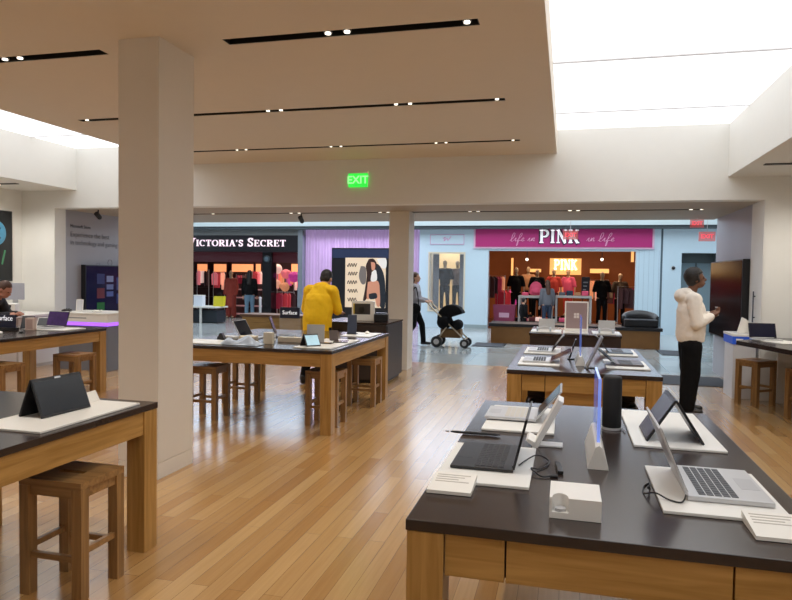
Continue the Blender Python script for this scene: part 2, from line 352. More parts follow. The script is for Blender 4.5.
# ------------------------------------------------------------------ oak display tables
TH, SLAB, LEG, APR = .87, .035, .12, .135
def display_table(label, x0, x1, y0, y1, drawers=True, pedestal=False, group=None):
    cx, cy = (x0+x1)/2, (y0+y1)/2; hx, hy = (x1-x0)/2, (y1-y0)/2
    t = thing('display_table', label, 'table', (cx, cy, 0), 0, 'oak display tables with dark tops')
    B('tabletop', TOP, t, -hx, hx, -hy, hy, TH-SLAB, TH, bev=.004)
    i = .004; zt = TH-SLAB-.002
    for sx in (-1, 1):
        for sy in (-1, 1):
            a = sorted((sx*(hx-i), sx*(hx-i-LEG))); b = sorted((sy*(hy-i), sy*(hy-i-LEG)))
            B('leg', WZ, t, *a, *b, 0, zt, bev=.003)
        a = sorted((sx*(hx-.012), sx*(hx-.04)))
        B('side_apron', WY, t, *a, -hy+LEG+.006, hy-LEG-.006, zt-APR, zt, bev=.002)
    for sy in (-1, 1):
        b = sorted((sy*(hy-.012), sy*(hy-.04))); w0, w1 = -hx+LEG+.008, hx-LEG-.008; s1, s2 = w0+.19, w1-.19
        if drawers:
            for p, q in ((w0, s1-.003), (s1+.003, s2-.003), (s2+.003, w1)): B('drawer_front', WX, t, p, q, *b, zt-APR, zt, bev=.002)
        if drawers: B('added_backing', mat('dark_drawer_gap', (.012, .008, .005), .8), t, w0, w1, *sorted((sy*(hy-.041), sy*(hy-.05))), zt-APR+.004, zt)  # dark strip added behind the fronts so no light shows through the gaps
        else: B('end_apron', WX, t, w0, w1, *b, zt-APR, zt, bev=.002)
    if pedestal:
        B('cable_box', WX, t, -hx+.32, hx-.32, -hy+.05, -hy+.45, .50, zt-APR-.004, bev=.003)
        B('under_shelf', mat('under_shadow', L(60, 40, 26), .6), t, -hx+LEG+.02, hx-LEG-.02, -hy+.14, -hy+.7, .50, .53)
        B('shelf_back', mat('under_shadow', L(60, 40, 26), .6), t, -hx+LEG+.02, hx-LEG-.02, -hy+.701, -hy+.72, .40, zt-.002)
        for sx in (-1, 1):
            bm = nb(); ell(bm, (sx*(hx-.2), -hy+.28, .56), (.035, .05, .03)); obj('adapter', bm, DARKP, t, True)
    return t
display_table('largest oak table, carrying the open silver laptop and the white notched block', -.482, .803, 2.04, 4.18)
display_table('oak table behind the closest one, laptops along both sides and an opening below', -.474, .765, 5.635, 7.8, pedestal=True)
display_table('oak table beside the tall column, in front of the person in yellow', -4.2, -2.29, 6.33, 8.55, drawers=False)
display_table('oak table with a black tent-folded laptop on its corner, beside the tall column base', -3.62, -2.355, 1.2, 3.47, drawers=False)
display_table('dark-lit oak table behind the west side with a purple-screen laptop on top', -7.35, -6.075, 5.55, 7.77, drawers=False)

def stool(label, cx, cy, rz=0, first=[None]):
    if first[0]: return dup(first[0], (cx, cy, 0), rz, label)
    t = thing('wooden_stool', label, 'stool', (cx, cy, 0), rz, 'backless oak stools'); first[0] = t
    hx, hy, h, l = .185, .165, .60, .058
    bm = nb()                                              # seat board with an oblong hand slot
    for a, b, c, d in ((-hx, hx, -hy, -.018), (-hx, hx, .018, hy), (-hx, -.075, -.018, .018), (.075, hx, -.018, .018)): box(bm, a, b, c, d, h-.035, h)
    bmesh.ops.remove_doubles(bm, verts=bm.verts, dist=1e-5)
    obj('seat', bm, SX, t)
    for sx in (-1, 1):
        for sy in (-1, 1):
            a = sorted((sx*hx, sx*(hx-l))); b = sorted((sy*hy, sy*(hy-l))); B('leg', SZ, t, *a, *b, 0, h-.036, bev=.003)
        a = sorted((sx*(hx-.012), sx*(hx-.036))); B('side_rail', SX, t, *a, -hy+l, hy-l, h-.085, h-.036)
        B('stretcher', SX, t, *sorted((sx*(hx-.016), sx*(hx-.040))), -hy+l, hy-l, .225, .255)
    for sy in (-1, 1):
        b = sorted((sy*(hy-.012), sy*(hy-.036))); B('end_rail', SX, t, -hx+l, hx-l, *b, h-.085, h-.036)
        B('stretcher', SX, t, -hx+l, hx-l, *sorted((sy*(hy-.016), sy*(hy-.040))), .19, .22)
    return t
stool('closest and largest-looking wooden stool, oblong slot in its seat, near the tall column base', -2.475, 2.905)
stool('shadowed wooden stool next to the tall column, under the table front edge', -3.93, 6.76)
stool('wooden stool behind the shadowed one that is next to the tall column', -4.0, 7.68)
stool('nearer of two wooden stools under the aisle side of the yellow person\'s table', -2.54, 6.86)
stool('farther of two wooden stools under the aisle side of the yellow person\'s table', -2.47, 8.06)
stool('wooden stool under the west table right of its back leg, beneath the purple-screen laptop', -6.01, 7.09)
stool('wooden stool at the west table cut by the picture edge, beneath the navy sign', -6.1, 6.03)
stool('wooden stool under the corner of the white wall counter, fully visible', 2.47, 9.72, math.radians(38))
stool('wooden stool under the white wall counter, cut by the edge of the picture', 2.83, 8.87, math.radians(34))

# dark counter in front of the back table, and the white wall counter
t = thing('display_counter', 'dark counter with a dark top behind the laptop table, framed sign standing on it', 'counter', (.125, 10.0, 0))
B('countertop', TOP, t, -.62, .62, -.55, .75, .835, .87, bev=.004)
B('body', mat('dark_walnut', L(46, 30, 26), .45, var=.15), t, -.61, .61, -.53, .7, 0, .833, bev=.004)
RC = math.radians(25)
t = thing('wall_counter', 'white wall counter with a thick dark top coming to a corner, wooden stools underneath', 'counter', (0, 0, 0))
bm = nb(); prism(bm, [(2.13, 9.33), (2.72, 9.98), (3.93, 9.98), (3.93, 6.3), (3.02, 6.3)], .825, .88, 'Z'); obj('countertop', bm, TOP, t)
B('body', WHITE, t, 3.12, 3.9, 6.4, 9.9, 0, .823, bev=.004)
bm = nb(); prism(bm, [(2.78, 9.9), (2.78, 9.955), (3.118, 9.955), (3.118, 9.9)], 0, .823, 'Z'); obj('support_panel', bm, WHITE, t)

# ------------------------------------------------------------------ display pieces
def tray(label, x, y, w, d, z=TH, rz=0, m=TRAY):
    t = obj('product_tray', box(nb(), -w/2, w/2, -d/2, d/2, .0, .011, bev=.003), m, None, loc=(x, y, z+.001)); t.rotation_euler.z = rz
    return tag(t, label, 'tray', 'white trays under the display devices')
def card(label, x, y, rz, w=.15, d=.11, z=TH, tilt=.16):
    t = thing('price_card', label, 'price card', (x, y, z+.002), rz, 'white price cards')
    bm = nb(); prism(bm, [(-d/2, 0), (d/2, 0), (d/2, .03), (-d/2, .012)], -w/2, w/2, 'X'); obj('holder', bm, CARD, t)
    bm = nb(); sl = .018/d
    for k in range(4):
        yy = d/2-.025-k*.02; zz = .012+(yy+d/2)*sl+.0006
        box(bm, -w/2+.015, w/2-.02-(.02*(k % 3)), yy-.003, yy+.003, zz-.001, zz+.0006)
    obj('printing', bm, mat('pale_print', L(200, 192, 184), .6, var=0), t); return t
def laptop(label, x, y, z, rz, w, d, tilt, body, keys, lid, group='laptops on show', screen=SCR, h=None, th=.016):
    """user side is local -y; hinge along +y; tilt back from vertical"""
    t = thing('laptop', label, 'laptop', (x, y, z), rz, group); h = h or d
    B('base', body, t, -w/2, w/2, -d/2, d/2, 0.001, th, bev=.004)
    bm = nb(); nx, ny = 13, 5
    for i in range(nx):
        for j in range(ny):
            kx = -w/2+.022+(w-.044)*i/nx; ky = d/2-.035-(d*.48)*(j+1)/ny
            box(bm, kx, kx+(w-.044)/nx*.84, ky, ky+d*.48/ny*.82, th-.001, th+.0018)
    obj('keyboard', bm, keys, t)
    B('touchpad', mat('silver_pad', L(182, 182, 185), .35, var=0) if body in (SILV, SILVP) else body, t, -w*.17, w*.17, -d/2+.012, -d/2+.075, th-.001, th+.0008)
    M = MT(0, d/2-.004, th) @ Matrix.Rotation(-tilt, 4, 'X')
    lo = obj('lid', box(nb(), -w/2, w/2, 0, .009, 0.002, h, bev=.003, mx=M), lid, t)
    obj('display', box(nb(), -w/2+.008, w/2-.008, -.0012, .001, .014, h-.008, mx=M), screen, lo)
    bm = nb(); lathe(bm, [(.007, -w*.4), (.007, w*.4)], 10, axis='X', c=(0, d/2-.002, th)); obj('hinge', bm, body, t)
    return t
def cable(label, pts, r=.003, m=DARKP, plug=None, cat='cable'):
    t = thing('power_cable', label, cat, pts[0], 0); o = Vector(pts[0])
    bm = nb(); tube(bm, curve_pts([Vector(p)-o for p in pts]), r); obj('cord', bm, m, t, True)
    e = Vector(pts[-1])-o; d = (Vector(pts[-1])-Vector(pts[-2])).normalized()
    bm = nb(); tube(bm, [e, e+d*.03], r*2); obj('plug', bm, m, t); return t
TZ = TH+.013
# ---- closest table
tray('white tray with a notched front under the black-keyed laptop, closest table', -.295, 2.735, .36, .58)
card('white price card beside the black-keyed laptop at the closest table\'s corner', -.39, 2.395, 0, .16, .17)
laptop('black laptop open edge-on with a black keyboard facing the aisle, closest table', -.31, 2.80, TZ, -PI/2, .40, .25, math.radians(13.2), DARKP, KEY, DARKP, h=.21, th=.012)
tray('white tray behind the black laptop, under the pale-keyed laptop', -.222, 3.66, .36, .64)
laptop('pale laptop with cream keys and leaning dark screen, far end of the closest table', -.275, 3.69, TZ+.006, -PI/2, .30, .27, math.radians(40), SILVP, LKEY, SILVP, h=.2)
t = thing('display_easel', 'white leaning easel standing upright between the two aisle-side laptops, closest table', 'easel', (-.09, 3.14, TH+.001))
B('foot', WHITE, t, -.03, .09, -.04, .04, 0, .008, bev=.002)
bm = nb(); prism(bm, [(-.045, .0), (-.02, .0), (.09, .215), (.066, .225)], -.07, .07, 'Y'); obj('back_plate', bm, WHITE, t)
bm = nb(); prism(bm, [(-.04, .004), (-.075, .03), (-.065, .04), (-.03, .024)], -.07, .07, 'Y'); obj('lip', bm, WHITE, t)
tg = thing('stylus', 'thin dark pen lying out over the aisle edge of the closest table', 'pen', (-.42, 3.24, TH+.008))
bm = nb(); lathe(bm, [(.004, -.12), (.0065, -.09), (.0065, .1), (.002, .125)], 12, axis='X'); obj('barrel', bm, DARKP, tg, True)
bm = nb(); lathe(bm, [(.002, .1), (.005, .12)], 10, axis='X', c=(-.25, 0, 0)); obj('tip', bm, SILV, tg)
t = thing('display_block', 'blank white block with a round notch near the closest table\'s front edge', 'display block', (.045, 2.275, TH+.001))
bm = nb(); N = 16
poly = [(-.082, -.09), (-.074, -.09)] + [(-.048-.026*math.cos(PI*k/N), -.09+.05*math.sin(PI*k/N)) for k in range(N+1)][1:-1] + [(-.022, -.09), (.08, -.09), (.08, .09), (-.082, .09)]
box(bm, -.082, .08, -.09, .09, 0, .02); prism(bm, poly, .02, .068, 'Z'); obj('body', bm, WHITE, t)
bm = nb(); lathe(bm, [(.018, .0205), (.018, .03)], 20, (-.048, -.068, 0)); obj('puck', bm, SILVP, t)
t = thing('usb_stick', 'small black stick standing behind the white block, closest table', 'usb stick', (-.012, 2.75, TH+.001), .1)
B('body', DARKP, t, -.011, .011, -.07, .05, 0, .014, bev=.003); B('cap', BLKM, t, -.009, .009, .052, .08, .002, .012, bev=.002)
GLS = mat('blue_acrylic', L(120, 150, 235), .06, var=0, alpha=.55, emit=.12, ecol=L(120, 150, 255))
t = thing('acrylic_sign', 'upright bluish acrylic sign on a white wedge base, middle of the closest table', 'sign', (.142, 3.03, TH+.001))
bm = nb(); prism(bm, [(-.042, 0), (.042, 0), (.014, .09), (.002, .098), (-.012, .09)], -.235, .235, 'Y'); obj('base', bm, WHITE, t)
o = B('panel', GLS, t, -.004, .008, -.16, .23, .094, .36, bev=.002)
B('edge_strip', mat('blue_edge', L(150, 175, 255), .2, emit=.35, ecol=L(120, 150, 255), var=0), o, -.004, .008, -.165, -.1602, .094, .36)
t = thing('smart_speaker', 'tall black cylindrical speaker behind the acrylic sign, closest table', 'speaker', (.243, 3.59, TH+.001))
bm = nb(); lathe(bm, [(.046, .012), (.048, .016), (.048, .262), (.044, .272), (.038, .275)], 32); obj('body', bm, mat('speaker_cloth', (.012, .012, .014), .7, var=.4, scale=300), t, True)
bm = nb(); lathe(bm, [(.05, 0), (.05, .011)], 32); obj('base_ring', bm, SILVP, t, False)
bm = nb(); tube(bm, curve_pts([(.045, -.01, .004), (.055, -.035, .004), (.062, -.06, .004), (.058, -.09, .004)]), .003); obj('cord', bm, mat('grey_cord', L(150, 150, 156), .5, var=0), t, True)
tray('white tray under the black tent-folded convertible, closest table', .52, 3.66, .40, .86)
def tent(label, x, y, z, rz, w, leaf, half, m, scr, group=None, logo=None):
    """ridge along local x; the -y leaf shows its outside"""
    t = thing('convertible_laptop', label, 'laptop', (x, y, z), rz, 'laptops on show')
    a = math.asin(half/leaf)
    for s, nm in ((-1, 'screen_leaf'), (1, 'keyboard_leaf')):
        M = MT(0, 0, leaf*math.cos(a)) @ Matrix.Rotation(s*a, 4, 'X') if s > 0 else MT(0, 0, leaf*math.cos(a)) @ Matrix.Rotation(-a, 4, 'X')
        o = obj(nm, box(nb(), -w/2, w/2, -.006, .006, -leaf, 0, bev=.003, mx=M), m, t)
        q = -.0068 if s < 0 else .0068
        obj('display' if s < 0 else 'keyboard', box(nb(), -w/2+.008, w/2-.008, min(q, q*.8), max(q, q*.8), -leaf+.012, -.016, mx=M), scr if s < 0 else KEY, o)
        if logo and s < 0: obj('badge', box(nb(), -.02, .02, -.0085, -.0066, -.013, -.003, mx=M), SILV, o)
    return t
tent('black convertible laptop folded like a tent on the closest table, near the hoodie person', .51, 3.47, TZ, -PI/2, .31, .235, .125, DARKP, mat('tent_screen', L(62, 66, 74), .25, var=.05))
tray('white tray with a cut corner under the open silver laptop, closest table', .53, 2.61, .40, .55)
laptop('open silver laptop with dark grey keys and dark screen edge-on, closest table', .563, 2.66, TZ, PI/2, .40, .275, math.radians(23), SILVP, mat('grey_keys', L(70, 72, 78), .5, var=0), SILVP, h=.25, th=.018)
card('white price card in front of the open silver laptop, closest table corner', .655, 2.265, 0, .17, .18)
cable('thin black looped cable beside the black-keyed laptop', [(-.17, 2.7, TZ+.006), (-.11, 2.82, TZ+.02), (-.06, 2.86, TH+.008), (-.06, 2.78, TH+.005), (-.09, 2.72, TH+.005), (-.12, 2.68, TZ+.004), (-.08, 2.62, TH+.006), (-.045, 2.63, TH+.006)])
cable('thin black cable looping off the tray of the open silver laptop', [(.425, 2.49, TZ+.012), (.40, 2.42, TZ+.005), (.36, 2.44, TZ+.004), (.32, 2.46, TH+.03), (.29, 2.53, TH+.004), (.30, 2.62, TH+.004), (.325, 2.66, TH+.004), (.31, 2.56, TH+.02)])

# ---- table behind it
tray('white tray at the near aisle corner of the table behind the closest one', -.225, 6.22, .36, .55)
laptop('closed-looking grey laptop with a low lid on the near aisle corner tray, second table', -.25, 6.24, TZ, -PI/2, .34, .24, math.radians(62), SILVP, KEY, mat('mauve_lid', L(150, 136, 140), .4), h=.22)
tray('white tray farther along the aisle side of the second table, below two leaning screens', -.225, 7.15, .36, .6)
laptop('grey laptop with dark leaning screen on the far aisle-side tray, second table', -.25, 7.12, TZ, -PI/2, .34, .24, math.radians(36), SILVP, KEY, DARKP, h=.2)
tray('white tray on the near wall side of the second table', .53, 6.27, .36, .6)
laptop('dark grey laptop with wide open lid on the near wall-side tray, second table', .55, 6.28, TZ, PI/2, .34, .24, math.radians(50), mat('gunmetal', L(92, 84, 84), .4, metal=.3), KEY, DARKP, h=.2)
tray('white tray on the far wall side of the second table', .53, 7.28, .36, .6)
laptop('blue-grey laptop with leaning screen on the far wall-side tray, second table', .55, 7.26, TZ, PI/2, .34, .24, math.radians(38), mat('bluegrey', L(120, 132, 146), .4, metal=.2), KEY, DARKP, h=.2)
t = thing('acrylic_sign', 'tall blue acrylic sign with angled grey tablets, middle of the second table', 'sign', (.135, 6.3, TH+.001))
bm = nb(); prism(bm, [(-.045, 0), (.045, 0), (.012, .08), (-.012, .08)], -.22, .22, 'Y'); obj('base', bm, WHITE, t)
B('panel', GLS, t, -.006, .006, -.14, .2, .078, .43, bev=.002)
t = thing('tablet_stand', 'leaning grey tablet on a stand against the blue acrylic sign, second table', 'tablet', (.215, 5.98, TH+.001), 0)
bm = nb(); box(bm, -.008, .008, -.1, .1, 0, .3, bev=.004, mx=MT(-.03, 0, .004) @ Matrix.Rotation(.42, 4, 'Y')); obj('tablet', bm, mat('tablet_back', L(150, 150, 152), .35, metal=.3), t)
bm = nb(); box(bm, -.05, .05, -.04, .04, 0, .008, bev=.002); obj('foot', bm, DARKP, t)
t = thing('tablet_stand', 'leaning black phone on a stand behind the grey tablet, second table', 'phone', (.06, 6.55, TH+.001), 0)
bm = nb(); box(bm, -.006, .006, -.06, .06, 0, .2, bev=.003, mx=MT(-.02, 0, .004) @ Matrix.Rotation(.3, 4, 'Y')); obj('phone', bm, DARKP, t)
bm = nb(); box(bm, -.04, .04, -.03, .03, 0, .008, bev=.002); obj('foot', bm, DARKP, t)

# ---- dark counter beyond
ZG = .872
tray('white tray at the aisle end of the dark counter, under a clear sign', -.27, 9.85, .42, .5)
tray('white tray under the framed sign on the dark counter', .14, 9.80, .34, .46)
tray('white tray at the hoodie person\'s end of the dark counter', .56, 9.85, .38, .5)
t = thing('framed_sign', 'white framed mauve sign with a pale four-square emblem on the dark counter', 'sign', (.148, 9.9, TZ))
B('frame', WHITE, t, -.165, .165, -.012, .012, 0, .43, bev=.004)
o = B('poster', mat('mauve_poster', L(158, 136, 136), .5), t, -.145, .145, -.0135, -.011, .04, .41)
for i in (0, 1):
    for j in (0, 1): B('emblem_square', mat('pale_print2', L(225, 215, 212), .5, var=0), o, -.036+i*.038, -.002+i*.038, -.0148, -.013, .19+j*.038, .224+j*.038)
for x, lab in ((-.27, 'grey clear-backed sign card at the aisle end of the dark counter'), (.57, 'grey clear-backed sign card at the hoodie person\'s end of the dark counter')):
    t = thing('sign_card', lab, 'sign', (x, 9.95, TZ))
    B('panel', mat('clear_card', L(205, 205, 205), .3, alpha=.75), t, -.115, .115, -.004, .004, .0, .165, bev=.002); B('foot', WHITE, t, -.1, .1, -.05, .05, -.0005, .008, bev=.002)
for x, lab in ((-.3, 'pale headband headphones lying on the aisle end of the dark counter'), (.55, 'pale headband headphones lying on the far end of the dark counter')):
    t = thing('headphones', lab, 'headphones', (x, 9.68, TZ), 0, 'headphones on the dark counter')
    bm = nb(); tube(bm, [(.09*math.cos(PI*k/12), .0, .012+.06*math.sin(PI*k/12)) for k in range(13)], .007); obj('headband', bm, SILVP, t, True)
    for s in (-1, 1):
        bm = nb(); lathe(bm, [(.03, -.012), (.034, 0), (.03, .012)], 18, (s*.09, 0, .034), 'X'); obj('ear_cup', bm, mat('pale_blue_cup', L(190, 200, 210), .4), t, True)

# ---- table beside the tall column
tray('white tray at the aisle corner of the yellow person\'s table, under small tablets', -2.56, 6.95, .42, 1.0)
tray('white tray at the far aisle corner of the yellow person\'s table', -2.55, 8.15, .38, .55)
tray('white tray right next to the tall column on the yellow person\'s table', -3.86, 6.62, .55, .4)
tent('small tent-folded tablet with a pale blue screen on the yellow person\'s table', -2.64, 6.62, TZ, .9, .17, .145, .075, DARKP, mat('blue_screen', L(170, 205, 220), .2, emit=.35, ecol=L(170, 210, 225), var=.2, scale=14))
t = thing('display_board', 'plain light grey upright panel in front of the yellow-shirted person', 'panel', (-2.70, 6.92, TZ), .15)
bm = nb(); box(bm, -.1, .1, -.005, .005, 0, .2, bev=.004, mx=MT(0, 0, .004) @ Matrix.Rotation(-.12, 4, 'X')); obj('panel', bm, mat('grey_panel', L(178, 178, 176), .4), t)
B('foot', SILVP, t, -.06, .06, -.05, .09, 0, .007, bev=.002)
t = thing('tablet_stand', 'short dark tablet leaning beside the light grey panel on the yellow person\'s table', 'tablet', (-2.60, 7.25, TZ), .5)
bm = nb(); box(bm, -.05, .05, -.005, .005, 0, .12, bev=.003, mx=MT(0, 0, .004) @ Matrix.Rotation(-.35, 4, 'X')); obj('tablet', bm, mat('brown_tablet', L(84, 70, 64), .35), t)
B('foot', DARKP, t, -.04, .04, -.02, .07, 0, .007, bev=.002)
t = thing('tablet_stand', 'tall dark blue-grey tablet standing upright at the far corner of the yellow person\'s table', 'tablet', (-2.67, 8.12, TZ), .1)
bm = nb(); box(bm, -.06, .06, -.007, .007, 0, .245, bev=.004, mx=MT(0, 0, .004) @ Matrix.Rotation(-.12, 4, 'X')); obj('tablet', bm, mat('slate_tablet', L(62, 70, 88), .3), t)
B('foot', DARKP, t, -.06, .06, -.04, .08, 0, .008, bev=.002)
for k, (dx, dy) in enumerate(((-.05, -.05), (.02, .28), (.06, .12))):
    t = thing('tablet', ('flat grey-brown tablet lying on the aisle-corner tray, nearest the tent-folded one', 'flat brown tablet lying at the back of the aisle-corner tray', 'flat dark tablet lying on the outer edge of the aisle-corner tray')[k], 'tablet', (-2.52+dx, 6.95+dy, TZ), .2*k)
    B('body', DARKP, t, -.08, .08, -.05, .05, .0005, .008, bev=.003); B('screen', mat('brown_screen', L(116, 98, 92), .2), t, -.074, .074, -.045, .045, .0075, .0088)
t = thing('mouse', 'small white mouse on the far corner tray of the yellow person\'s table', 'mouse', (-2.5, 8.25, TZ), .4)
bm = nb(); ell(bm, (0, 0, .012), (.03, .05, .022)); bmesh.ops.bisect_plane(bm, geom=bm.verts[:]+bm.edges[:]+bm.faces[:], plane_co=(0, 0, .0005), plane_no=(0, 0, -1), clear_outer=True); obj('shell', bm, WHITE, t, True)
B('wheel', DARKP, t, -.003, .003, .015, .03, .024, .034)
t = thing('clear_sign', 'navy sign with white lettering in a clear holder on the yellow person\'s table', 'sign', (-3.03, 7.02, TH+.001))
B('base', mat('cream_block', L(226, 214, 192), .45), t, -.15, .19, -.05, .05, 0, .055, bev=.004)
B('holder', mat('clear_acrylic', (.9, .93, .95), .05, alpha=.12, var=0), t, -.15, .105, -.006, .006, .05, .40, bev=.002)
o = B('sign_panel', mat('navy_sign', L(20, 26, 56), .35, var=.02), t, -.14, .1, -.009, -.0065, .27, .395, bev=.001)
text('lettering', 'Surface', .062, mat('sign_white', L(235, 238, 250), .5, emit=.5, ecol=(1, 1, 1), var=0), o, MT(-.02, -.0095, .333) @ FACE, .001)
t = thing('product_box', 'upright cream carton beside the navy sign on the yellow person\'s table', 'box', (-3.17, 6.72, TH+.001), .15)
B('carton', mat('cream_card', L(226, 212, 186), .5), t, -.05, .05, -.04, .04, 0, .125, bev=.003); B('flap', CARD, t, -.048, .048, -.038, .038, .1255, .128)
laptop('black laptop with tall open lid beyond the cream carton on the yellow person\'s table', -3.36, 7.62, TH+.002, PI*.62, .34, .24, math.radians(20), DARKP, KEY, DARKP)
laptop('small silver laptop near the tall column on the yellow person\'s table', -3.62, 7.3, TH+.002, PI*.5, .32, .22, math.radians(30), SILVP, KEY, SILVP)
t = thing('display_wedge', 'tiny black wedge stand next to the tall column on the yellow person\'s table', 'stand', (-3.85, 6.9, TH+.001), .3)
bm = nb(); prism(bm, [(-.05, 0), (.05, 0), (.012, .085), (-.012, .085)], -.05, .05, 'Y'); obj('wedge', bm, DARKP, t); B('plate', SILV, t, -.06, .06, -.06, .06, -.0006, .003)
bm = nb(); bmesh.ops.create_grid(bm, x_segments=40, y_segments=24, size=1)
for v in bm.verts:
    x, y = v.co.x, v.co.y; e = max(abs(x), abs(y)); h = .045*(1+.6*math.sin(5*x+2*y)+.5*math.sin(7*y-3*x))*max(0, 1-e**6)
    v.co = (x*.22, y*.11+.015*math.sin(6*x), max(.002, h))
bm2 = bm; f0 = bm2.faces[:]; r = bmesh.ops.extrude_face_region(bm2, geom=f0)
for v in [g for g in r['geom'] if isinstance(g, bmesh.types.BMVert)]: v.co.z += .003
t = obj('crumpled_bag', bm2, mat('pale_blue_cloth', L(196, 210, 228), .5), None, True, (-3.40, 6.54, TH+.001)); tag(t, 'crumpled pale blue plastic sheet on the front edge of the yellow person\'s table', 'bag')
for k, (x, y, w, d, h, c, lab) in enumerate(((-3.55, 6.99, .2, .15, .05, 'cream_card', 'low cream carton behind the pale blue sheet'), (-3.33, 7.08, .12, .1, .075, 'white_plastic', 'small white carton behind the pale blue sheet'), (-3.80, 7.02, .16, .12, .04, 'white_plastic', 'flat white carton between the tall column and the cream one'))):
    t = thing('product_box', lab, 'box', (x, y, TH+.001), .3-.2*k); B('carton', _mc[c], t, -w/2, w/2, -d/2, d/2, 0, h, bev=.003); B('band', mat('band_grey', L(160, 160, 165), .5), t, -w/2-.0008, w/2+.0008, -d/2-.0008, d/2+.0008, h*.35, h*.5)

# ---- table at the picture edge
tray('long white tray under the black folded convertible beside the tall column', -2.60, 2.98, .40, .76)
tent('black convertible laptop folded like a tent, silver badge on top, beside the tall column', -2.665, 3.0, TZ, PI/2-.06, .335, .208, .075, DARKP, mat('tent_screen2', L(24, 30, 40), .12, var=.1), logo=True)
t = thing('price_card', 'white folded card standing behind the black folded convertible beside the tall column', 'price card', (-2.69, 3.27, TZ+.001), PI/2+.15, 'white price cards')
bm = nb(); prism(bm, [(-.03, 0), (.03, 0), (.004, .055), (-.004, .055)], -.085, .085, 'X'); obj('card', bm, CARD, t); B('base_strip', CARD, t, -.086, .086, -.032, .032, -.0006, .002)
# ---- west table
def prop_panel(name, label, cat, x, y, rz, w, h, lean, m, fm=WHITE, z=TH, th=.008, face=None):
    t = thing(name, label, cat, (x, y, z+.001), rz); M = MT(0, 0, .004) @ Matrix.Rotation(-lean, 4, 'X')
    o = obj('panel', box(nb(), -w/2, w/2, -th/2, th/2, 0, h, bev=.003, mx=M), m, t)
    if face: obj('face', box(nb(), -w/2+.012, w/2-.012, -th/2-.001, -th/2+.001, .012, h-.012, mx=M), face, o)
    B('foot', fm, t, -w*.35, w*.35, -.02, .1, 0, .006, bev=.002); return t
laptop('open laptop with a dark purple screen on the west table', -6.62, 7.32, TZ, -.12, .36, .24, math.radians(18), SILVP, KEY, DARKP, screen=mat('purple_screen', L(52, 22, 84), .2, emit=.1, ecol=L(60, 22, 100), var=.7, scale=25), h=.205)
tray('white tray under the purple-screen laptop on the west table', -6.52, 7.33, .62, .4)
prop_panel('tablet_stand', 'dark grey tablet leaning left of the purple-screen laptop', 'tablet', -6.83, 7.18, .2, .17, .17, .3, DARKP, SILVP, face=mat('grey_screen', L(86, 88, 92), .2))
t = thing('product_box', 'pale pinkish upright carton leaning beside the dark grey tablet, west table', 'box', (-6.67, 7.08, TH+.001), .25)
B('carton', mat('pink_card', L(214, 190, 176), .5), t, -.055, .055, -.035, .035, 0, .16, bev=.004); B('window', mat('pink_card2', L(190, 160, 148), .4), t, -.04, .04, -.0358, -.034, .02, .14)
prop_panel('tablet_stand', 'white-framed grey tablet behind the dark grey tablet, west table', 'tablet', -6.93, 7.55, .2, .17, .14, .5, WHITE, WHITE, face=_mc['grey_screen'])
t = thing('clear_sign', 'wide navy sign with white lettering in front of the seated man, west table', 'sign', (-6.95, 6.93, TH+.001))
B('base', DARKP, t, -.22, .2, -.045, .045, 0, .04, bev=.003)
o = B('sign_panel', _mc['navy_sign'], t, -.2, .19, -.008, .008, .036, .2, bev=.002)
text('lettering', 'Surface', .09, _mc['sign_white'], o, MT(.02, -.009, .155) @ FACE, .001)
for k, (x, y, lab) in enumerate(((-6.62, 6.55, 'small white mouse at the front of the west table'), (-6.50, 6.75, 'small dark mouse at the front of the west table'))):
    t = thing('mouse', lab, 'mouse', (x, y, TH+.001), .5)
    bm = nb(); ell(bm, (0, 0, .01), (.03, .052, .02)); bmesh.ops.bisect_plane(bm, geom=bm.verts[:]+bm.edges[:]+bm.faces[:], plane_co=(0, 0, .0005), plane_no=(0, 0, -1), clear_outer=True); obj('shell', bm, (WHITE, DARKP)[k], t, True); B('wheel', BLKM, t, -.003, .003, .016, .03, .022, .031)
# ---- wall counter
tray('white tray on the white wall counter under the navy-screen laptop', 2.62, 9.28, .52, .36, .88, -PI/2+RC)
laptop('laptop with dark navy screen on the white wall counter', 2.50, 9.42, .893, .08, .33, .22, math.radians(20), SILVP, KEY, DARKP, screen=mat('navy_screen', L(26, 28, 48), .15, var=.1), h=.2)
tray('second white tray on the white wall counter, cut by the picture edge', 2.92, 8.55, .55, .4, .88, -PI/2+RC)

# ------------------------------------------------------------------ dark cabinet, kiosks, wall pieces
t = thing('dark_cabinet', 'dark wood cabinet standing beside the far column', 'cabinet', (-3.03, 10.1, 0))
CAB = mat('espresso_wood', L(44, 36, 34), .4, var=.2)
B('body', CAB, t, -.62, .42, -.5, .5, .05, .90, bev=.004); B('countertop', TOP, t, -.63, .43, -.51, .51, .902, .925, bev=.003); B('plinth', BLACK, t, -.58, .38, -.46, .46, 0, .052)
for a, b in ((-.61, -.1), (-.09, .41)):
    o = B('door', mat('espresso_door', L(52, 43, 40), .4, var=.2), t, a, b, -.512, -.501, .06, .89, bev=.002); B('handle', BLKM, o, (a+b)/2-.05, (a+b)/2+.05, -.525, -.512, .8, .815)
B('side_panel', _mc['espresso_door'], t, .421, .43, -.47, .47, .07, .88, bev=.002)
t = thing('picture_stand', 'white framed display with a dark camera picture on the dark cabinet', 'display', (-3.1, 10.0, .926))
B('frame', WHITE, t, -.185, .185, -.02, .02, 0, .31, bev=.005)
o = B('picture', mat('photo_grey', L(60, 58, 60), .3), t, -.16, .12, -.0215, -.019, .1, .27)
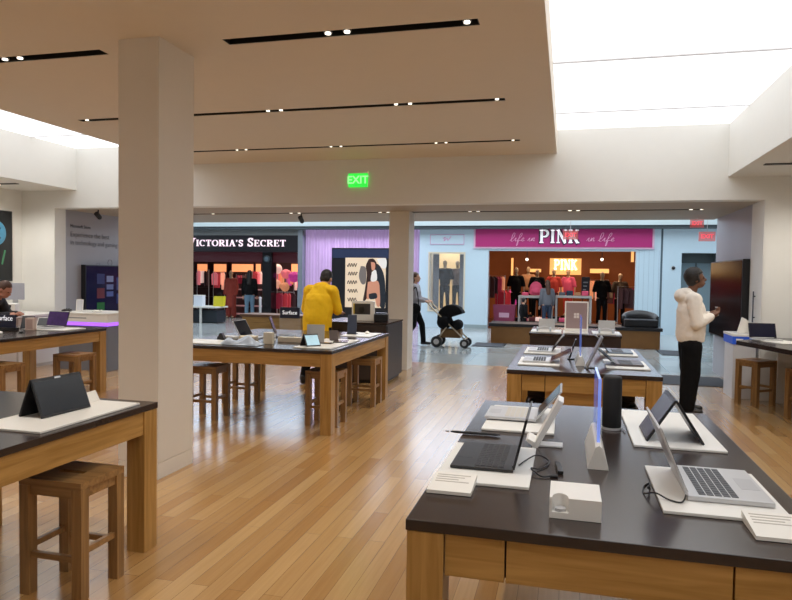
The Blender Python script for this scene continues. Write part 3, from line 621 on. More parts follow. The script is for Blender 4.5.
bm = nb(); lathe(bm, [(.05, -.026), (.05, -.021)], 20, (-.02, 0, .17), 'Y'); obj('lens_print', bm, mat('photo_black', (.015, .015, .015), .3, var=0), o)
B('side_strip', mat('yellow_strip', L(216, 190, 60), .5), o, -.158, -.14, -.0225, -.021, .1, .27)
t = thing('label_printer', 'black desktop device beside the white framed display on the dark cabinet', 'device', (-2.78, 9.92, .926), .2)
B('body', DARKP, t, -.11, .11, -.12, .12, 0, .12, bev=.02); B('lid', BLKM, t, -.09, .09, -.06, .1, .121, .135, bev=.005)

t = thing('console_kiosk', 'white kiosk with a glowing purple band and grey base below the alcove screen', 'kiosk', (-7.72, 9.62, 0))
GREYB = mat('kiosk_grey', L(112, 114, 122), .4)
B('base', GREYB, t, -.46, .48, -.34, .34, 0, .74, bev=.006); B('light_band', mat('purple_band', L(170, 110, 235), .4, emit=1.0, ecol=L(160, 90, 240), var=0), t, -.485, .505, -.365, .365, .745, .80)
B('upper_case', WHITE, t, -.49, .51, -.37, .37, .802, .93, bev=.008); B('counter', WHITE, t, -.50, .52, -.38, .38, .932, .955, bev=.006)
B('printed_strip', mat('grey_print', L(150, 150, 156), .5, var=0), t, -.28, .1, -.3715, -.3695, .862, .878)
prop_panel('sign_card', 'small white card standing on the purple-banded kiosk', 'sign', -7.96, 9.5, .1, .13, .2, .1, CARD, WHITE, z=.956, face=mat('faint_grey', L(205, 205, 208), .5))
def gamepad(label, x, y, z, m, rz=0):
    t = thing('game_controller', label, 'controller', (x, y, z), rz); bm = nb()
    ell(bm, (0, 0, .022), (.06, .035, .02)); cap(bm, (-.05, 0, .022), (-.07, -.05, .017), .024, .016); cap(bm, (.05, 0, .022), (.07, -.05, .017), .024, .016)
    skinned('shell', bm, m, t, .006, 3)
    for s, yy in ((-1, .008), (1, -.012)): bm = nb(); lathe(bm, [(.008, .03), (.011, .052)], 12, (s*.03, yy, 0)); obj('thumbstick', bm, DARKP, t)
gamepad('black game controller at the end of the purple-banded kiosk', -8.12, 9.42, .957, DARKP)
gamepad('white game controller on the purple-banded kiosk', -7.55, 9.45, .957, WHITE, .4)

def wall_screen(label, x, y0, y1, z0, z1, s, tiles):
    t = thing('video_wall', label, 'screen', (x, (y0+y1)/2, (z0+z1)/2)); hy, hz = (y1-y0)/2, (z1-z0)/2
    B('casing', DARKP, t, *sorted((0, s*.1)), -hy, hy, -hz, hz, bev=.006)
    o = B('display', mat('wall_display' + ('_tiles' if tiles else ''), L(10, 14, 32) if tiles else (.006, .005, .006), .16 if not tiles else .1, emit=.25 if tiles else 0, ecol=L(24, 32, 70), var=0), t, *sorted((s*.1, s*.104)), -hy+.02, hy-.02, -hz+.02, hz-.02)
    for (ty, tz, w, h, c) in tiles: B('app_tile', mat('tile_%d%d%d' % c, tuple(.6*q for q in L(*c)), .3, emit=.05, ecol=L(*c), var=0), o, *sorted((s*.1035, s*.106)), ty-w/2-.2, ty+w/2-.2, tz-h/2, tz+h/2)
    if not tiles: o.data.materials[0].node_tree.nodes['Principled BSDF'].inputs['Specular IOR Level'].default_value = .03
    return t
wall_screen('navy wall screen with coloured app tiles above the purple-banded kiosk', -8.945, 10.72, 13.0, .62, 1.76, 1,
    [(-.52, .30, .22, .2, (40, 50, 120)), (-.25, .30, .2, .12, (150, 160, 205)), (-.25, .14, .2, .1, (120, 135, 190)), (-.52, .02, .22, .2, (120, 36, 50)), (-.25, .0, .2, .1, (90, 110, 180)), (-.52, -.26, .22, .2, (20, 120, 50)), (.1, .2, .3, .25, (60, 70, 140)), (.1, -.1, .3, .2, (40, 60, 130))])
t = wall_screen('huge black switched-off wall screen on the east alcove wall behind the hoodie person', 2.60, 10.72, 12.95, .70, 1.97, -1, [])
ALC = -8.945
o = thing('wall_lettering', 'grey three-line lettering on the west alcove wall above the navy screen', 'lettering', (ALC, 10.44, 2.23))
R90 = Matrix.Rotation(PI/2, 4, 'Z')
for k, (s, sz, zz, m) in enumerate((('Microsoft Store', .085, .245, mat('black_print', L(40, 40, 42), .6, var=0)), ('Experience the best', .135, .09, mat('mid_print', L(120, 122, 128), .6, var=0)), ('in technology and gaming', .13, -.06, _mc['mid_print']))):
    text('lettering', s, sz, m, o, MT(.002, 0, zz) @ R90 @ FACE, .001, align='LEFT')
for yy, zz in ((1.1, -.42), (.75, -.5)):
    bm = nb(); tube(bm, [(.004, yy+.07*math.cos(2*PI*k/6), zz+.07*math.sin(2*PI*k/6)) for k in range(7)], .004, 5); obj('hexagon_motif', bm, _mc['mid_print'], o)
t = thing('wall_monitor', 'black wall screen with a teal glowing round emblem, cut by the picture edge', 'screen', (-9.65, 8.85, 2.06))
B('casing', DARKP, t, 0, .06, -1.1, .92, -.62, .62, bev=.006)
o = B('display', mat('emblem_screen', (.006, .008, .01), .15, var=0), t, .06, .064, -1.08, .9, -.6, .6)
TEAL = mat('teal_glow', L(50, 96, 120), .4, emit=.25, ecol=L(90, 165, 195), var=.5, scale=9)
bm = nb(); lathe(bm, [(.22, .064), (.2, .07), (.16, .075)], 40, (0, .56, .22), 'X'); e = obj('round_emblem', bm, TEAL, o)
for a in (-1, 1): obj('emblem_stroke', box(nb(), .0755, .078, -.02, .02, -.13, .13, mx=MT(0, .56, .22) @ Matrix.Rotation(a*.7, 4, 'X')), mat('emblem_dark', L(30, 60, 80), .4, var=0), e)
GG = mat('green_glow', L(60, 110, 80), .4, emit=.15, ecol=L(80, 160, 100), var=0)
for yy, a in ((.45, .25), (.57, -.25), (.72, -.25)): obj('green_stroke', box(nb(), .0642, .067, -.018, .018, -.13, .13, mx=MT(0, yy, -.2) @ Matrix.Rotation(a, 4, 'X')), GG, o)

t = thing('wall_shelf_counter', 'white counter along the west wall behind the seated man', 'counter', (-9.1, 8.6, 0))
B('top', WHITE, t, -.5, .5, -1.6, 1.3, .86, .9, bev=.005); B('body', mat('offwhite', L(206, 202, 196), .5), t, -.48, .42, -1.55, 1.25, 0, .858, bev=.004)
for y0 in (-1.5, -.58, .34): 
    o = B('door', WHITE, t, .421, .432, y0, y0+.88, .06, .84, bev=.003)
t = thing('desktop_monitor', 'grey flat-backed monitor on the white counter behind the seated man', 'monitor', (-8.98, 9.2, .901), .5)
B('screen', mat('monitor_grey', L(172, 174, 186), .4), t, -.22, .14, -.015, .015, .24, .52, bev=.008); B('stand', SILV, t, -.04, .04, -.01, .03, .02, .3, bev=.004); B('base', SILV, t, -.12, .12, -.09, .1, 0, .02, bev=.006)
t = thing('desktop_printer', 'white boxy printer with black details under the grey monitor', 'printer', (-8.8, 8.75, .901), .6)
B('body', WHITE, t, -.22, .22, -.18, .18, 0, .2, bev=.02); B('paper_slot', DARKP, t, -.15, .15, -.187, -.178, .09, .12); B('control_panel', DARKP, t, .02, .16, -.186, -.178, .14, .18)
gamepad('black game controller on the white printer behind the seated man', -8.72, 8.62, 1.103, DARKP, .5)
gamepad('dark game controller beside the other on the white printer', -8.86, 8.78, 1.103, BLKM, .2)

# right kiosk
t = thing('brochure_kiosk', 'white kiosk with a bright blue band below its top, beside the entrance jamb', 'kiosk', (2.44, 10.52, 0))
B('body', mat('kiosk_white', L(216, 218, 222), .4), t, -.17, .12, -.42, .1, 0, .76, bev=.005); B('blue_band', mat('blue_band', L(36, 84, 190), .4, emit=.15, ecol=L(40, 90, 210), var=0), t, -.185, .13, -.435, .115, .762, .87, bev=.004)
B('top', WHITE, t, -.19, .135, -.44, .12, .872, .905, bev=.005)
B('white_mark', WHITE, t, -.14, -.05, -.437, -.4345, .79, .84)
t = thing('paper_bag', 'crumpled white paper sheets standing on the blue-banded kiosk', 'paper', (2.44, 10.3, .906))
bm = nb()
for k in range(4): prism(bm, [(-.1+.03*k, 0), (-.02+.03*k, 0), (.02+.035*k, .2-.02*k), (-.04+.03*k, .23-.03*k)], -.07+.035*k, -.045+.035*k, 'Y')
obj('sheet', bm, CARD, t); B('clip', SILVP, t, -.11, .1, -.08, .08, -.0006, .004)
t = thing('door_pull', 'thin dark vertical pull on the white jamb beside the big black screen', 'handle', (2.585, 10.35, 1.28))
B('bar', mat('pull_grey', L(90, 92, 98), .4, metal=.5), t, -.03, -.015, -.012, .012, -.22, .22, bev=.003)
for zz in (-.15, .15): B('mount', BLKM, t, -.016, .004, -.008, .008, zz-.008, zz+.008)

# floor mats
MATM = mat('mat_fibre', L(58, 60, 66), .9, var=.2, scale=60)
for (x0, x1, y0, y1, lab) in ((.95, 2.55, 11.1, 12.15, 'dark entrance mat on the floor behind the hoodie person'), (2.05, 2.75, 15.4, 16.4, 'small grey mat out on the mall floor behind the hoodie person'), (-2.15, -1.4, 15.6, 16.5, 'small grey mat on the mall floor beside the wooden bench')):
    t = thing('floor_mat', lab, 'mat', ((x0+x1)/2, (y0+y1)/2, 0)); hx, hy = (x1-x0)/2, (y1-y0)/2
    B('pile', MATM, t, -hx+.03, hx-.03, -hy+.03, hy-.03, .0005, .012); bm = nb()
    for a in ((-hx, hx, -hy, -hy+.03), (-hx, hx, hy-.03, hy), (-hx, -hx+.03, -hy+.03, hy-.03), (hx-.03, hx, -hy+.03, hy-.03)): box(bm, *a, .0005, .009)
    obj('border', bm, BLKM, t)

# ------------------------------------------------------------------ people
def V3(p): return Vector(p)
def figure(name, label, cat, loc, rz, J, skin=SKIN, top=None, bottom=None, shoes=DARKP, hair=HAIRB, voxel=.012, long_hair=False, sleeves='long', hood=False, wide=1., baggy=1., group=None, skirt=False, face=True, coat_len=0, sc=1., vol=0):
    """local +y is forward, +x the person's right. J: joints"""
    t = thing(name, label, cat, loc, rz, group); t.scale = (sc, sc, sc)
    g = lambda k: V3(J[k])
    pel, che, nec, hed = g('pelvis'), g('chest'), g('neck'), g('head')
    up = (hed-nec).normalized(); fw = V3(J.get('look', (0, 1, 0))).normalized(); rt = fw.cross(up).normalized(); upf = rt.cross(fw).normalized()
    R = Matrix((rt, fw, upf)).transposed()
    bm = nb()                                                    # --- body, one fused surface
    ell(bm, hed + R @ V3((0, -.008, .018)), (.076, .095, .102), 18, R); ell(bm, hed + R @ V3((0, .032, -.058)), (.054, .06, .052), 14, R)
    if face:
        ell(bm, hed + R @ V3((0, .098, -.018)), (.013, .022, .021), 10, R); ell(bm, hed + R @ V3((0, .088, -.062)), (.024, .012, .008), 10, R); ell(bm, hed + R @ V3((0, .083, .018)), (.05, .014, .009), 10, R)
        for s in (-1, 1): ell(bm, hed + R @ V3((s*.078, -.01, -.012)), (.010, .022, .034), 10, R)
    cap(bm, hed + R @ V3((0, -.02, -.05)), nec, .054, .06)
    cap(bm, nec - up*.03, che, .075*wide, .135*wide, 1.12); cap(bm, che, pel, .135*wide, .135*wide, 1.1)
    for s in 'LR':
        cap(bm, nec - up*.04, g('sho'+s), .055, .062); cap(bm, g('sho'+s), g('elb'+s), .052, .042); cap(bm, g('elb'+s), g('wri'+s), .042, .028)
        cap(bm, g('hip'+s), g('kne'+s), .085*wide, .056); cap(bm, g('kne'+s), g('ank'+s), .054, .038)
        toe = g('ank'+s) + V3(J.get('toe'+s, (0, .15, -.055))); cap(bm, g('ank'+s) + V3((0, -.02, -.03)), toe, .035, .028)
        if face:                                                 # palm, four fingers, thumb
            w = g('wri'+s); d = (w-g('elb'+s)).normalized(); sd = V3((1, 0, 0)) if abs(d.x) < .7 else V3((0, 0, 1)); n = d.cross(sd).normalized(); sd = n.cross(d).normalized()
            sg = 1 if s == 'R' else -1; cur = V3(J.get('curl', (0, 0, -.5)))
            cap(bm, w, w+d*.07, .026, .036, 1.0)
            for k, ln in enumerate((.066, .076, .071, .055)):
                b0 = w + d*.085 + sd*(.028-.0187*k); k1 = b0 + d*ln*.5 + cur*ln*.18; k2 = k1 + d*ln*.3 + cur*ln*.5
                cap(bm, b0, k1, .0105, .010, n=8); cap(bm, k1, k2, .010, .008, n=8)
            tb = w + d*.03 + sd*.03; cap(bm, tb, tb + d*.035 + sd*.022, .013, .011, n=8); cap(bm, tb + d*.035 + sd*.022, tb + d*.065 + sd*.022 + cur*.012, .011, .009, n=8)
    skinned('body', bm, skin, t, voxel if face else voxel*1.3, 2)
    if face:                                                     # eyes
        for s in (-1, 1): bm = nb(); ell(bm, hed + R @ V3((s*.031, .078, .006)), (.011, .008, .007), 10, R); obj('eye', bm, mat('eye_dark', (.03, .025, .02), .2, var=0), t, True)
    if hair:
        bm = nb(); ell(bm, hed + R @ V3((0, -.026, .042)), (.088+vol, .100+vol, .098+vol), 20, R)
        if long_hair: cap(bm, hed + R @ V3((0, -.06, 0)), che + R @ V3((0, -.10, .03)), .075, .07, 1.2)
        else: ell(bm, hed + R @ V3((0, -.052, -.01)), (.082+vol*.6, .06+vol*.6, .075+vol*.4), 16, R)
        f = bm.verts[:]
        for v in f:                                              # clear the face
            q = R.transposed() @ (v.co-hed)
            if q.y > .035 and q.z < .062: v.co = hed + R @ V3((q.x*.8, .03, q.z))
        skinned('hair', bm, hair, t, voxel*.9, 2)
    if bottom:
        bm = nb()
        for s in 'LR':
            cap(bm, g('hip'+s) - V3((0, 0, .06)), g('kne'+s), .098*wide*baggy**.4, .073*baggy); cap(bm, g('kne'+s), g('ank'+s) + V3((0, 0, .0)), .073*baggy, .062*baggy)
        cap(bm, pel + V3((0, 0, .02)), pel - V3((0, 0, .03)), .134*wide, .128*wide, 1.12)
        skinned('skirt' if skirt else 'trousers', bm, bottom, t, voxel*1.1, 4, .012)
    if shoes:
        for s in 'LR':
            a = g('ank'+s); toe = a + V3(J.get('toe'+s, (0, .15, -.055))); bm = nb(); cap(bm, a + V3((0, -.03, -.045)), toe, .044, .038); cap(bm, a + V3((0, -.02, .01)), a + V3((0, -.02, -.04)), .05, .046)
            for v in bm.verts:
                lo = min(a.z-.085, toe.z-.03)
                if v.co.z < lo: v.co.z = lo
            skinned('shoe', bm, shoes, t, voxel*.9, 1)
    if top:
        bm = nb(); k = 1.0
        cap(bm, nec - up*.07, che, .10*wide, .150*wide, 1.2); cap(bm, che, pel + V3((0, 0, .05)), .150*wide, .152*wide, 1.18); cap(bm, pel + V3((0, 0, .05)), pel - V3((0, 0, coat_len)), .152*wide, .150*wide, 1.18)
        for s in 'LR':
            cap(bm, nec - up*.07, g('sho'+s), .085, .082); cap(bm, g('sho'+s), g('elb'+s), .085, .068)
            if sleeves == 'long': cap(bm, g('elb'+s), g('wri'+s)*.92 + g('elb'+s)*.08, .068, .050)
            else: pass
        if hood:
            ell(bm, nec + R @ V3((0, -.105, -.015)), (.125, .085, .085), 18, R); ell(bm, nec + R @ V3((0, -.06, .02)), (.12, .085, .06), 18, R); cap(bm, nec + R @ V3((-.10, -.02, .0)), nec + R @ V3((-.03, .085, -.07)), .042, .03); cap(bm, nec + R @ V3((.10, -.02, .0)), nec + R @ V3((.03, .085, -.07)), .042, .03)
        hem = pel.z-.06-coat_len
        for v in bm.verts:
            if v.co.z < hem and abs(v.co.x-pel.x) < .2*wide and v.co.y < pel.y+.16*wide: v.co.z = hem
        skinned('hoodie' if hood else 'top', bm, top, t, voxel*1.1, 4, .016)
    return t
def stand(**k):
    J = dict(pelvis=(0, 0, .93), chest=(0, 0, 1.24), neck=(0, -.01, 1.45), head=(0, .02, 1.62), shoL=(-.175, 0, 1.38), shoR=(.175, 0, 1.38), elbL=(-.23, -.02, 1.10), elbR=(.23, -.02, 1.10),
             wriL=(-.24, .06, .86), wriR=(.24, .06, .86), hipL=(-.09, 0, .88), hipR=(.09, 0, .88), kneL=(-.10, .02, .48), kneR=(.10, .02, .48), ankL=(-.11, -.02, .09), ankR=(.11, -.02, .09))
    J.update(k); return J
CREAM = mat('cream_fleece', L(242, 234, 224), .85, var=.06, bump=.25, scale=25)
BLKF = mat('black_cloth', (.008, .008, .009), .9, var=.3, bump=.2, scale=30); BLKF.node_tree.nodes['Principled BSDF'].inputs['Specular IOR Level'].default_value = .12
p = figure('person', 'standing person in a cream hoodie and baggy black trousers, in profile, holding a phone', 'person', (1.50, 8.85, 0), -PI/2,
    stand(head=(0, .045, 1.625), look=(.0, .96, .12), shoL=(-.18, .0, 1.39), shoR=(.18, .0, 1.39), elbR=(.225, .03, 1.10), wriR=(.11, .20, 1.185), elbL=(-.22, .05, 1.11), wriL=(-.04, .215, 1.20), kneL=(-.11, .02, .48), kneR=(.11, .0, .48), ankL=(-.12, .0, .09), ankR=(.12, -.04, .09), curl=(0, -.3, .95)),
    SKIN3, CREAM, BLKF, DARKP, HAIRB, .0075, hood=True, baggy=1.42, wide=1.1, sc=1.02, vol=.016)
t = thing('phone', 'small white phone held by the person in the cream hoodie', 'phone', (1.795, 8.87, 1.262), .3)
B('body', WHITE, t, -.008, .008, -.03, .03, -.05, .06, bev=.004, ); B('screen', SCR, t, -.0092, -.0078, -.026, .026, -.045, .055)
YEL = mat('yellow_cotton', L(250, 200, 8), .8, var=.05, bump=.25, scale=22)
p = figure('person', 'person in a bright yellow shirt seen from behind, leaning over the dark cabinet', 'person', (-3.575, 9.24, 0), -.08,
    stand(pelvis=(0, 0, .92), chest=(.0, .05, 1.20), neck=(.02, .13, 1.42), head=(.03, .235, 1.53), look=(.1, .85, -.45), shoL=(-.18, .09, 1.36), shoR=(.19, .09, 1.36), elbL=(-.245, .12, 1.08), elbR=(.265, .12, 1.08), wriL=(-.16, .34, 1.03), wriR=(.2, .36, 1.04),
          hipL=(-.1, 0, .88), hipR=(.1, 0, .88), kneL=(-.15, .04, .48), kneR=(.12, .02, .48), ankL=(-.21, .0, .09), ankR=(.14, -.02, .09)),
    SKIN2, YEL, BLKF, DARKP, HAIRB, .0085, sleeves='short', wide=1.22, sc=1.03, coat_len=.12)
p = figure('person', 'person with short brown hair in dark clothes bending over behind the west table', 'person', (-8.26, 7.80, 0), -1.2,
    stand(pelvis=(0, -.06, .88), chest=(0, .10, 1.11), neck=(0, .26, 1.25), head=(0, .36, 1.345), look=(.15, .85, -.5), shoL=(-.18, .2, 1.19), shoR=(.18, .2, 1.19), elbL=(-.24, .3, .97), elbR=(.24, .3, .97), wriL=(-.14, .46, .99), wriR=(.14, .46, .99),
          hipL=(-.1, -.06, .84), hipR=(.1, -.06, .84)),
    mat('skin_ruddy', L(178, 122, 100), .55, var=.05), mat('charcoal_knit', L(38, 38, 44), .85, var=.1), BLKF, DARKP, HAIRN, .0085)
p = figure('person', 'person with long brown hair, grey top and black skirt pushing the stroller', 'person', (-3.47, 15.3, 0), -PI/2,
    stand(head=(0, .02, 1.60), elbR=(.24, .05, 1.10), wriR=(.2, .27, 1.06), elbL=(-.24, .05, 1.10), wriL=(-.2, .27, 1.06), kneL=(-.1, .16, .49), ankL=(-.1, .2, .1), kneR=(.1, .0, .48), ankR=(.1, -.26, .13)),
    SKIN2, mat('grey_knit', L(150, 146, 150), .85, var=.08), BLKF, DARKP, HAIRN, .013, long_hair=True)
t = thing('shoulder_bag', 'black shoulder bag hanging at the hip of the person pushing the stroller', 'bag', (-3.40, 14.97, .88), 0)
bm = nb(); ell(bm, (0, 0, 0), (.15, .06, .13)); obj('body', bm, BLKF, t, True); bm = nb(); tube(bm, curve_pts([(-.1, 0, .1), (-.07, .05, .38), (0, .08, .5), (.05, .05, .36), (.1, 0, .1)]), .012); obj('strap', bm, BLKF, t, True)
# stroller
t = thing('stroller', 'black stroller with a slanted light chassis and brown basket on the mall floor', 'stroller', (-2.56, 15.3, 0), 0)
bm = nb()
for s in (-.22, .22):
    tube(bm, [(-.56, s, 1.02), (-.36, s, .82), (.32, s, .2)], .016); tube(bm, [(-.33, s, .14), (-.05, s, .56)], .016)
tube(bm, [(-.56, -.22, 1.02), (-.56, .22, 1.02)], .018); tube(bm, [(-.33, -.22, .14), (-.33, .22, .14)], .012); tube(bm, [(.32, -.22, .2), (.32, .22, .2)], .012)
obj('chassis', bm, mat('champagne_metal', L(196, 178, 150), .35, metal=.5), t, True)
bm = nb(); cap(bm, (-.18, -.14, .58), (-.18, .14, .58), .17, .17); cap(bm, (.12, -.14, .52), (.12, .14, .52), .12, .12); skinned('seat', bm, BLKF, t, .02)
bm = nb(); lathe(bm, [(.3, -.2), (.31, -.19), (.31, .19), (.3, .2)], 28, axis='Y', c=(-.02, 0, .68)); bmesh.ops.bisect_plane(bm, geom=bm.verts[:]+bm.edges[:]+bm.faces[:], plane_co=(0, 0, .70), plane_no=(.35, 0, -1), clear_outer=True); obj('hood', bm, BLKF, t, True)
B('basket', mat('brown_basket', L(110, 80, 44), .7), t, -.26, .22, -.17, .17, .22, .42, bev=.03)
for x, r in ((-.33, .13), (.32, .105)):
    for s in (-.24, .24):
        bm = nb(); lathe(bm, [(r*.72, -.022), (r, -.018), (r, .018), (r*.72, .022)], 24, (x, s, r), 'Y'); w = obj('wheel', bm, DARKP, t, True)
        bm = nb(); lathe(bm, [(r*.5, -.026), (r*.5, .026)], 14, (x, s, r), 'Y'); obj('hub', bm, SILV, w)

# ------------------------------------------------------------------ the mall
YM = 21.0
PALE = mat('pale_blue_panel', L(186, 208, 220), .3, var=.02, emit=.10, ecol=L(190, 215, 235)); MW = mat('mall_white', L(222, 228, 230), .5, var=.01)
st(B('ceiling_mall', MW, None, -16, 9, 13.3, 21, 6.2, 6.4))
st(B('wall_mall_upper', mat('mall_upper_glow', L(220, 226, 232), .5, var=.01, emit=2.5, ecol=L(212, 228, 248)), None, -16, 9, YM, YM+.3, 3.42, 6.2))  # unseen upper wall set glowing to throw pale glare on the wood floor
st(B('wall_mall_west', MW, None, -16.2, -16, 12, 31, 0, 6.4)); st(B('wall_mall_east', MW, None, 9, 9.2, 12, 31, 0, 6.4))
st(B('wall_store_back', mat('store_outer', L(120, 116, 112), .7), None, -16, 9, 13.3, 13.35, ZS+.25, 6.2))
bm = nb(); box(bm, -16, -9.2, 13.05, 13.3, 0, ZS+.25); box(bm, 2.85, 9, 13.05, 13.3, 0, ZS+.25); st(obj('wall_store_outer', bm, mat('store_outer', L(120, 116, 112), .7)))
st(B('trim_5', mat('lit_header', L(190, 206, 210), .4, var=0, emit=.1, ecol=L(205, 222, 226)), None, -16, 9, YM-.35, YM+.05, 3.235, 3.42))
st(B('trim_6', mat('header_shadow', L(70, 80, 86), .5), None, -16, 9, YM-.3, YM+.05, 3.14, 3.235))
# pale blue shopfront around the pink sign; openings cut out
def X(px, Y=YM): return at(px, 280, Y).x
def Zp(py, px=560, Y=YM): return at(px, py, Y).z
xa, xw0, xw1, xo0, xo1, xs, xd0, xd1, xe = X(419), X(428), X(465), X(488), X(635.5), X(661), X(681), X(717), 9
zo, zw0, zw1, zd = Zp(251), .50, 2.42, Zp(253, 700)
bm = nb()
for a in ((xa, xw0, 0, 3.14), (xw0, xw1, 0, zw0), (xw0, xw1, zw1, 3.14), (xw1, xo0, 0, 3.14), (xo0, xo1, zo, 3.14), (xo1, xs-.03, 0, 3.14), (xs+.03, xd0, 0, 3.14), (xd0, xd1, zd, 3.14), (xd1, xe, 0, 3.14)):
    box(bm, a[0], a[1], YM, YM+.25, a[2], a[3])
st(obj('wall_shopfront', bm, PALE))
st(B('trim_7', mat('seam_dark', L(90, 108, 120), .5), None, xs-.03, xs+.03, YM+.02, YM+.2, 0, 3.14))
bm = nb()
for k in range(5): xx = xo1+.08+k*.14; box(bm, xx, xx+.006, YM-.004, YM, .15, 2.5)
st(obj('trim_8', bm, mat('groove', L(150, 176, 192), .5)))
st(B('baseboard_mall', mat('mall_base', L(150, 166, 170), .3), None, xw1, xo0, YM-.02, YM, 0, .12))
# recessed door on the east side
bm = nb(); box(bm, xd0, xd1, YM+.55, YM+.6, 0, zd); st(obj('door_1', bm, mat('door_blue', L(138, 160, 170), .35)))
bm = nb(); box(bm, xd0, xd1, YM+.5, YM+.549, zd-.28, zd); box(bm, (xd0+xd1)/2-.02, (xd0+xd1)/2+.02, YM+.53, YM+.549, 0, zd-.28); st(obj('trim_9', bm, mat('door_shadow', L(86, 96, 98), .5)))
bm = nb(); box(bm, xd0-.0, xd0+.02, YM+.25, YM+.6, 0, zd); box(bm, xd1-.02, xd1, YM+.25, YM+.6, 0, zd); box(bm, xd0, xd1, YM+.25, YM+.6, zd, zd+.02); st(obj('trim_10', bm, _mc['door_shadow']))
t = thing('wall_camera', 'tiny dark dome fitting on the pale blue wall left of the recessed door', 'camera', (X(673), YM-.001, Zp(268, 673)))
bm = nb(); lathe(bm, [(.05, 0), (.05, -.02), (.03, -.05)], 16, axis='Y'); obj('dome', bm, DARKP, t, True); bm = nb(); lathe(bm, [(.06, 0), (.06, -.008)], 16, axis='Y'); obj('ring', bm, SILVP, t)

# magenta fascia sign
zs0, zs1 = Zp(247.2), Zp(229.2); x0, x1 = X(475), X(651)
t = thing('shop_sign', 'long magenta shop sign with white border and big outlined PINK lettering', 'sign', ((x0+x1)/2, YM, (zs0+zs1)/2)); hx, hz = (x1-x0)/2, (zs1-zs0)/2
B('border', mat('pink_border', L(226, 190, 214), .4), t, -hx-.06, hx+.06, -.06, 0, -hz-.05, hz+.05, bev=.01)
B('panel', mat('magenta', L(166, 46, 112), .4, emit=.08, ecol=L(200, 40, 130), var=.02), t, -hx, hx, -.075, -.055, -hz, hz)
WL = mat('sign_letters', L(240, 236, 244), .4, emit=.25, ecol=(1, 1, 1), var=0); OUT = mat('letter_outline', L(62, 38, 62), .5, var=0)
fx = X(579)-X(538); lx = X(538)-t.location.x
serif('lettering_outline', 'PINK', .47, OUT, t, lx, -.078, -.185, .01, fit=fx, boldness=2.2); serif('lettering', 'PINK', .41, WL, t, lx+.02, -.09, -.155, .012, fit=fx-.04, boldness=1.25)
def script(words, x, w, parent, m, h=.2):
    G = {'l': ([(0, .1), (.25, .55), (.22, 1), (.08, .9), (.12, .1), (.3, .06)], .34), 'i': ([(0, .1), (.14, .45), (.15, .08), (.3, .1)], .3), 'f': ([(0, .1), (.25, .7), (.22, 1), (.1, .8), (.08, -.4), (.16, -.38), (.14, .1), (.32, .14)], .34), 'e': ([(0, .12), (.2, .3), (.16, .46), (.05, .3), (.12, .06), (.32, .14)], .34), 'n': ([(0, .1), (.06, .45), (.07, .06), (.16, .42), (.24, .4), (.24, .08), (.36, .12)], .38), ' ': ([], .25)}
    cx = 0; bm = nb(); tot = sum(G[c][1] for c in words)
    for c in words:
        pts, adv = G[c]
        if pts: ribbon(bm, curve2([(cx+a+.25*b, b) for a, b in pts]), .05, .012, MT(x, -.09, -h/2+.02) @ FACE @ Matrix.Diagonal((w/tot, h, 1, 1)))
        cx += adv
    obj('script_lettering', bm, m, parent)
script('life in', X(509)-t.location.x, X(534)-X(509), t, mat('script_pink', L(226, 160, 198), .5, emit=.05, ecol=L(240, 190, 220), var=0), .26); script('in life', X(585)-t.location.x, X(613)-X(585), t, _mc['script_pink'], .26)

# display window with two mannequins
st(B('wall_window_back', mat('window_back_glow', L(214, 196, 160), .6, emit=.42, ecol=L(240, 200, 140), var=.05), None, xw0, xw1, YM+1.35, YM+1.4, 0, 2.7))  # backdrop glows by itself in place of stronger window lamp light
bm = nb(); box(bm, xw0-.02, xw0, YM+.25, YM+1.35, 0, 2.7); box(bm, xw1, xw1+.02, YM+.25, YM+1.35, 0, 2.7); box(bm, xw0, xw1, YM+.25, YM+1.35, .4, .5); st(obj('trim_11', bm, _mc['mall_white']))
bm = nb(); fw = .05
for a in ((xw0, xw0+fw, zw0, zw1), (xw1-fw, xw1, zw0, zw1), (xw0+fw, xw1-fw, zw0, zw0+fw), (xw0+fw, xw1-fw, zw1-fw, zw1)): box(bm, a[0], a[1], YM-.02, YM+.04, a[2], a[3])
w1 = st(obj('window_1', bm, mat('window_frame', L(214, 206, 186), .4)))
B('window_pane', mat('shop_glass', (.9, .95, 1), .03, alpha=.04, var=0), w1, xw0+fw, xw1-fw, YM+.005, YM+.012, zw0+fw, zw1-fw)
for s, (a, b) in enumerate(((xw0+.06, X(436)), (X(457), xw1-.06))):
    t = thing('fabric_banner', ('dark grey hanging panel at the stroller side of the mannequin window', 'dark grey hanging panel at the pink-sign side of the mannequin window')[s], 'panel', ((a+b)/2, YM+.5, .55))
    B('panel', mat('banner_grey', L(112, 116, 124), .6), t, -(b-a)/2, (b-a)/2, -.02, .02, 0, 1.8, bev=.01); B('rail', SILVP, t, -(b-a)/2, (b-a)/2, -.015, .015, 1.801, 1.83)
def mannequin(label, loc, rz, top, bottom, skin, sc=1., fl=.006):
    f = figure('mannequin', label, 'mannequin', loc, rz, stand(elbL=(-.26, .0, 1.12), elbR=(.26, .0, 1.12), wriL=(-.28, .05, .9), wriR=(.28, .05, .9)), skin, top, bottom, None, None, .022, sleeves='short', face=False, group='shop mannequins', sc=sc)
    bm = nb(); zz = (loc[2]-fl)/sc; lathe(bm, [(.25, -zz), (.25, .001)], 24); obj('plinth', bm, BLKM, f); return f
MSK = mat('mannequin_tan', L(188, 160, 130), .5)
mannequin('black-dressed mannequin in the pale blue shop window, nearer the stroller', (X(441.5), YM+.60, .52), PI, BLKF, BLKF, MSK, .95, .50)
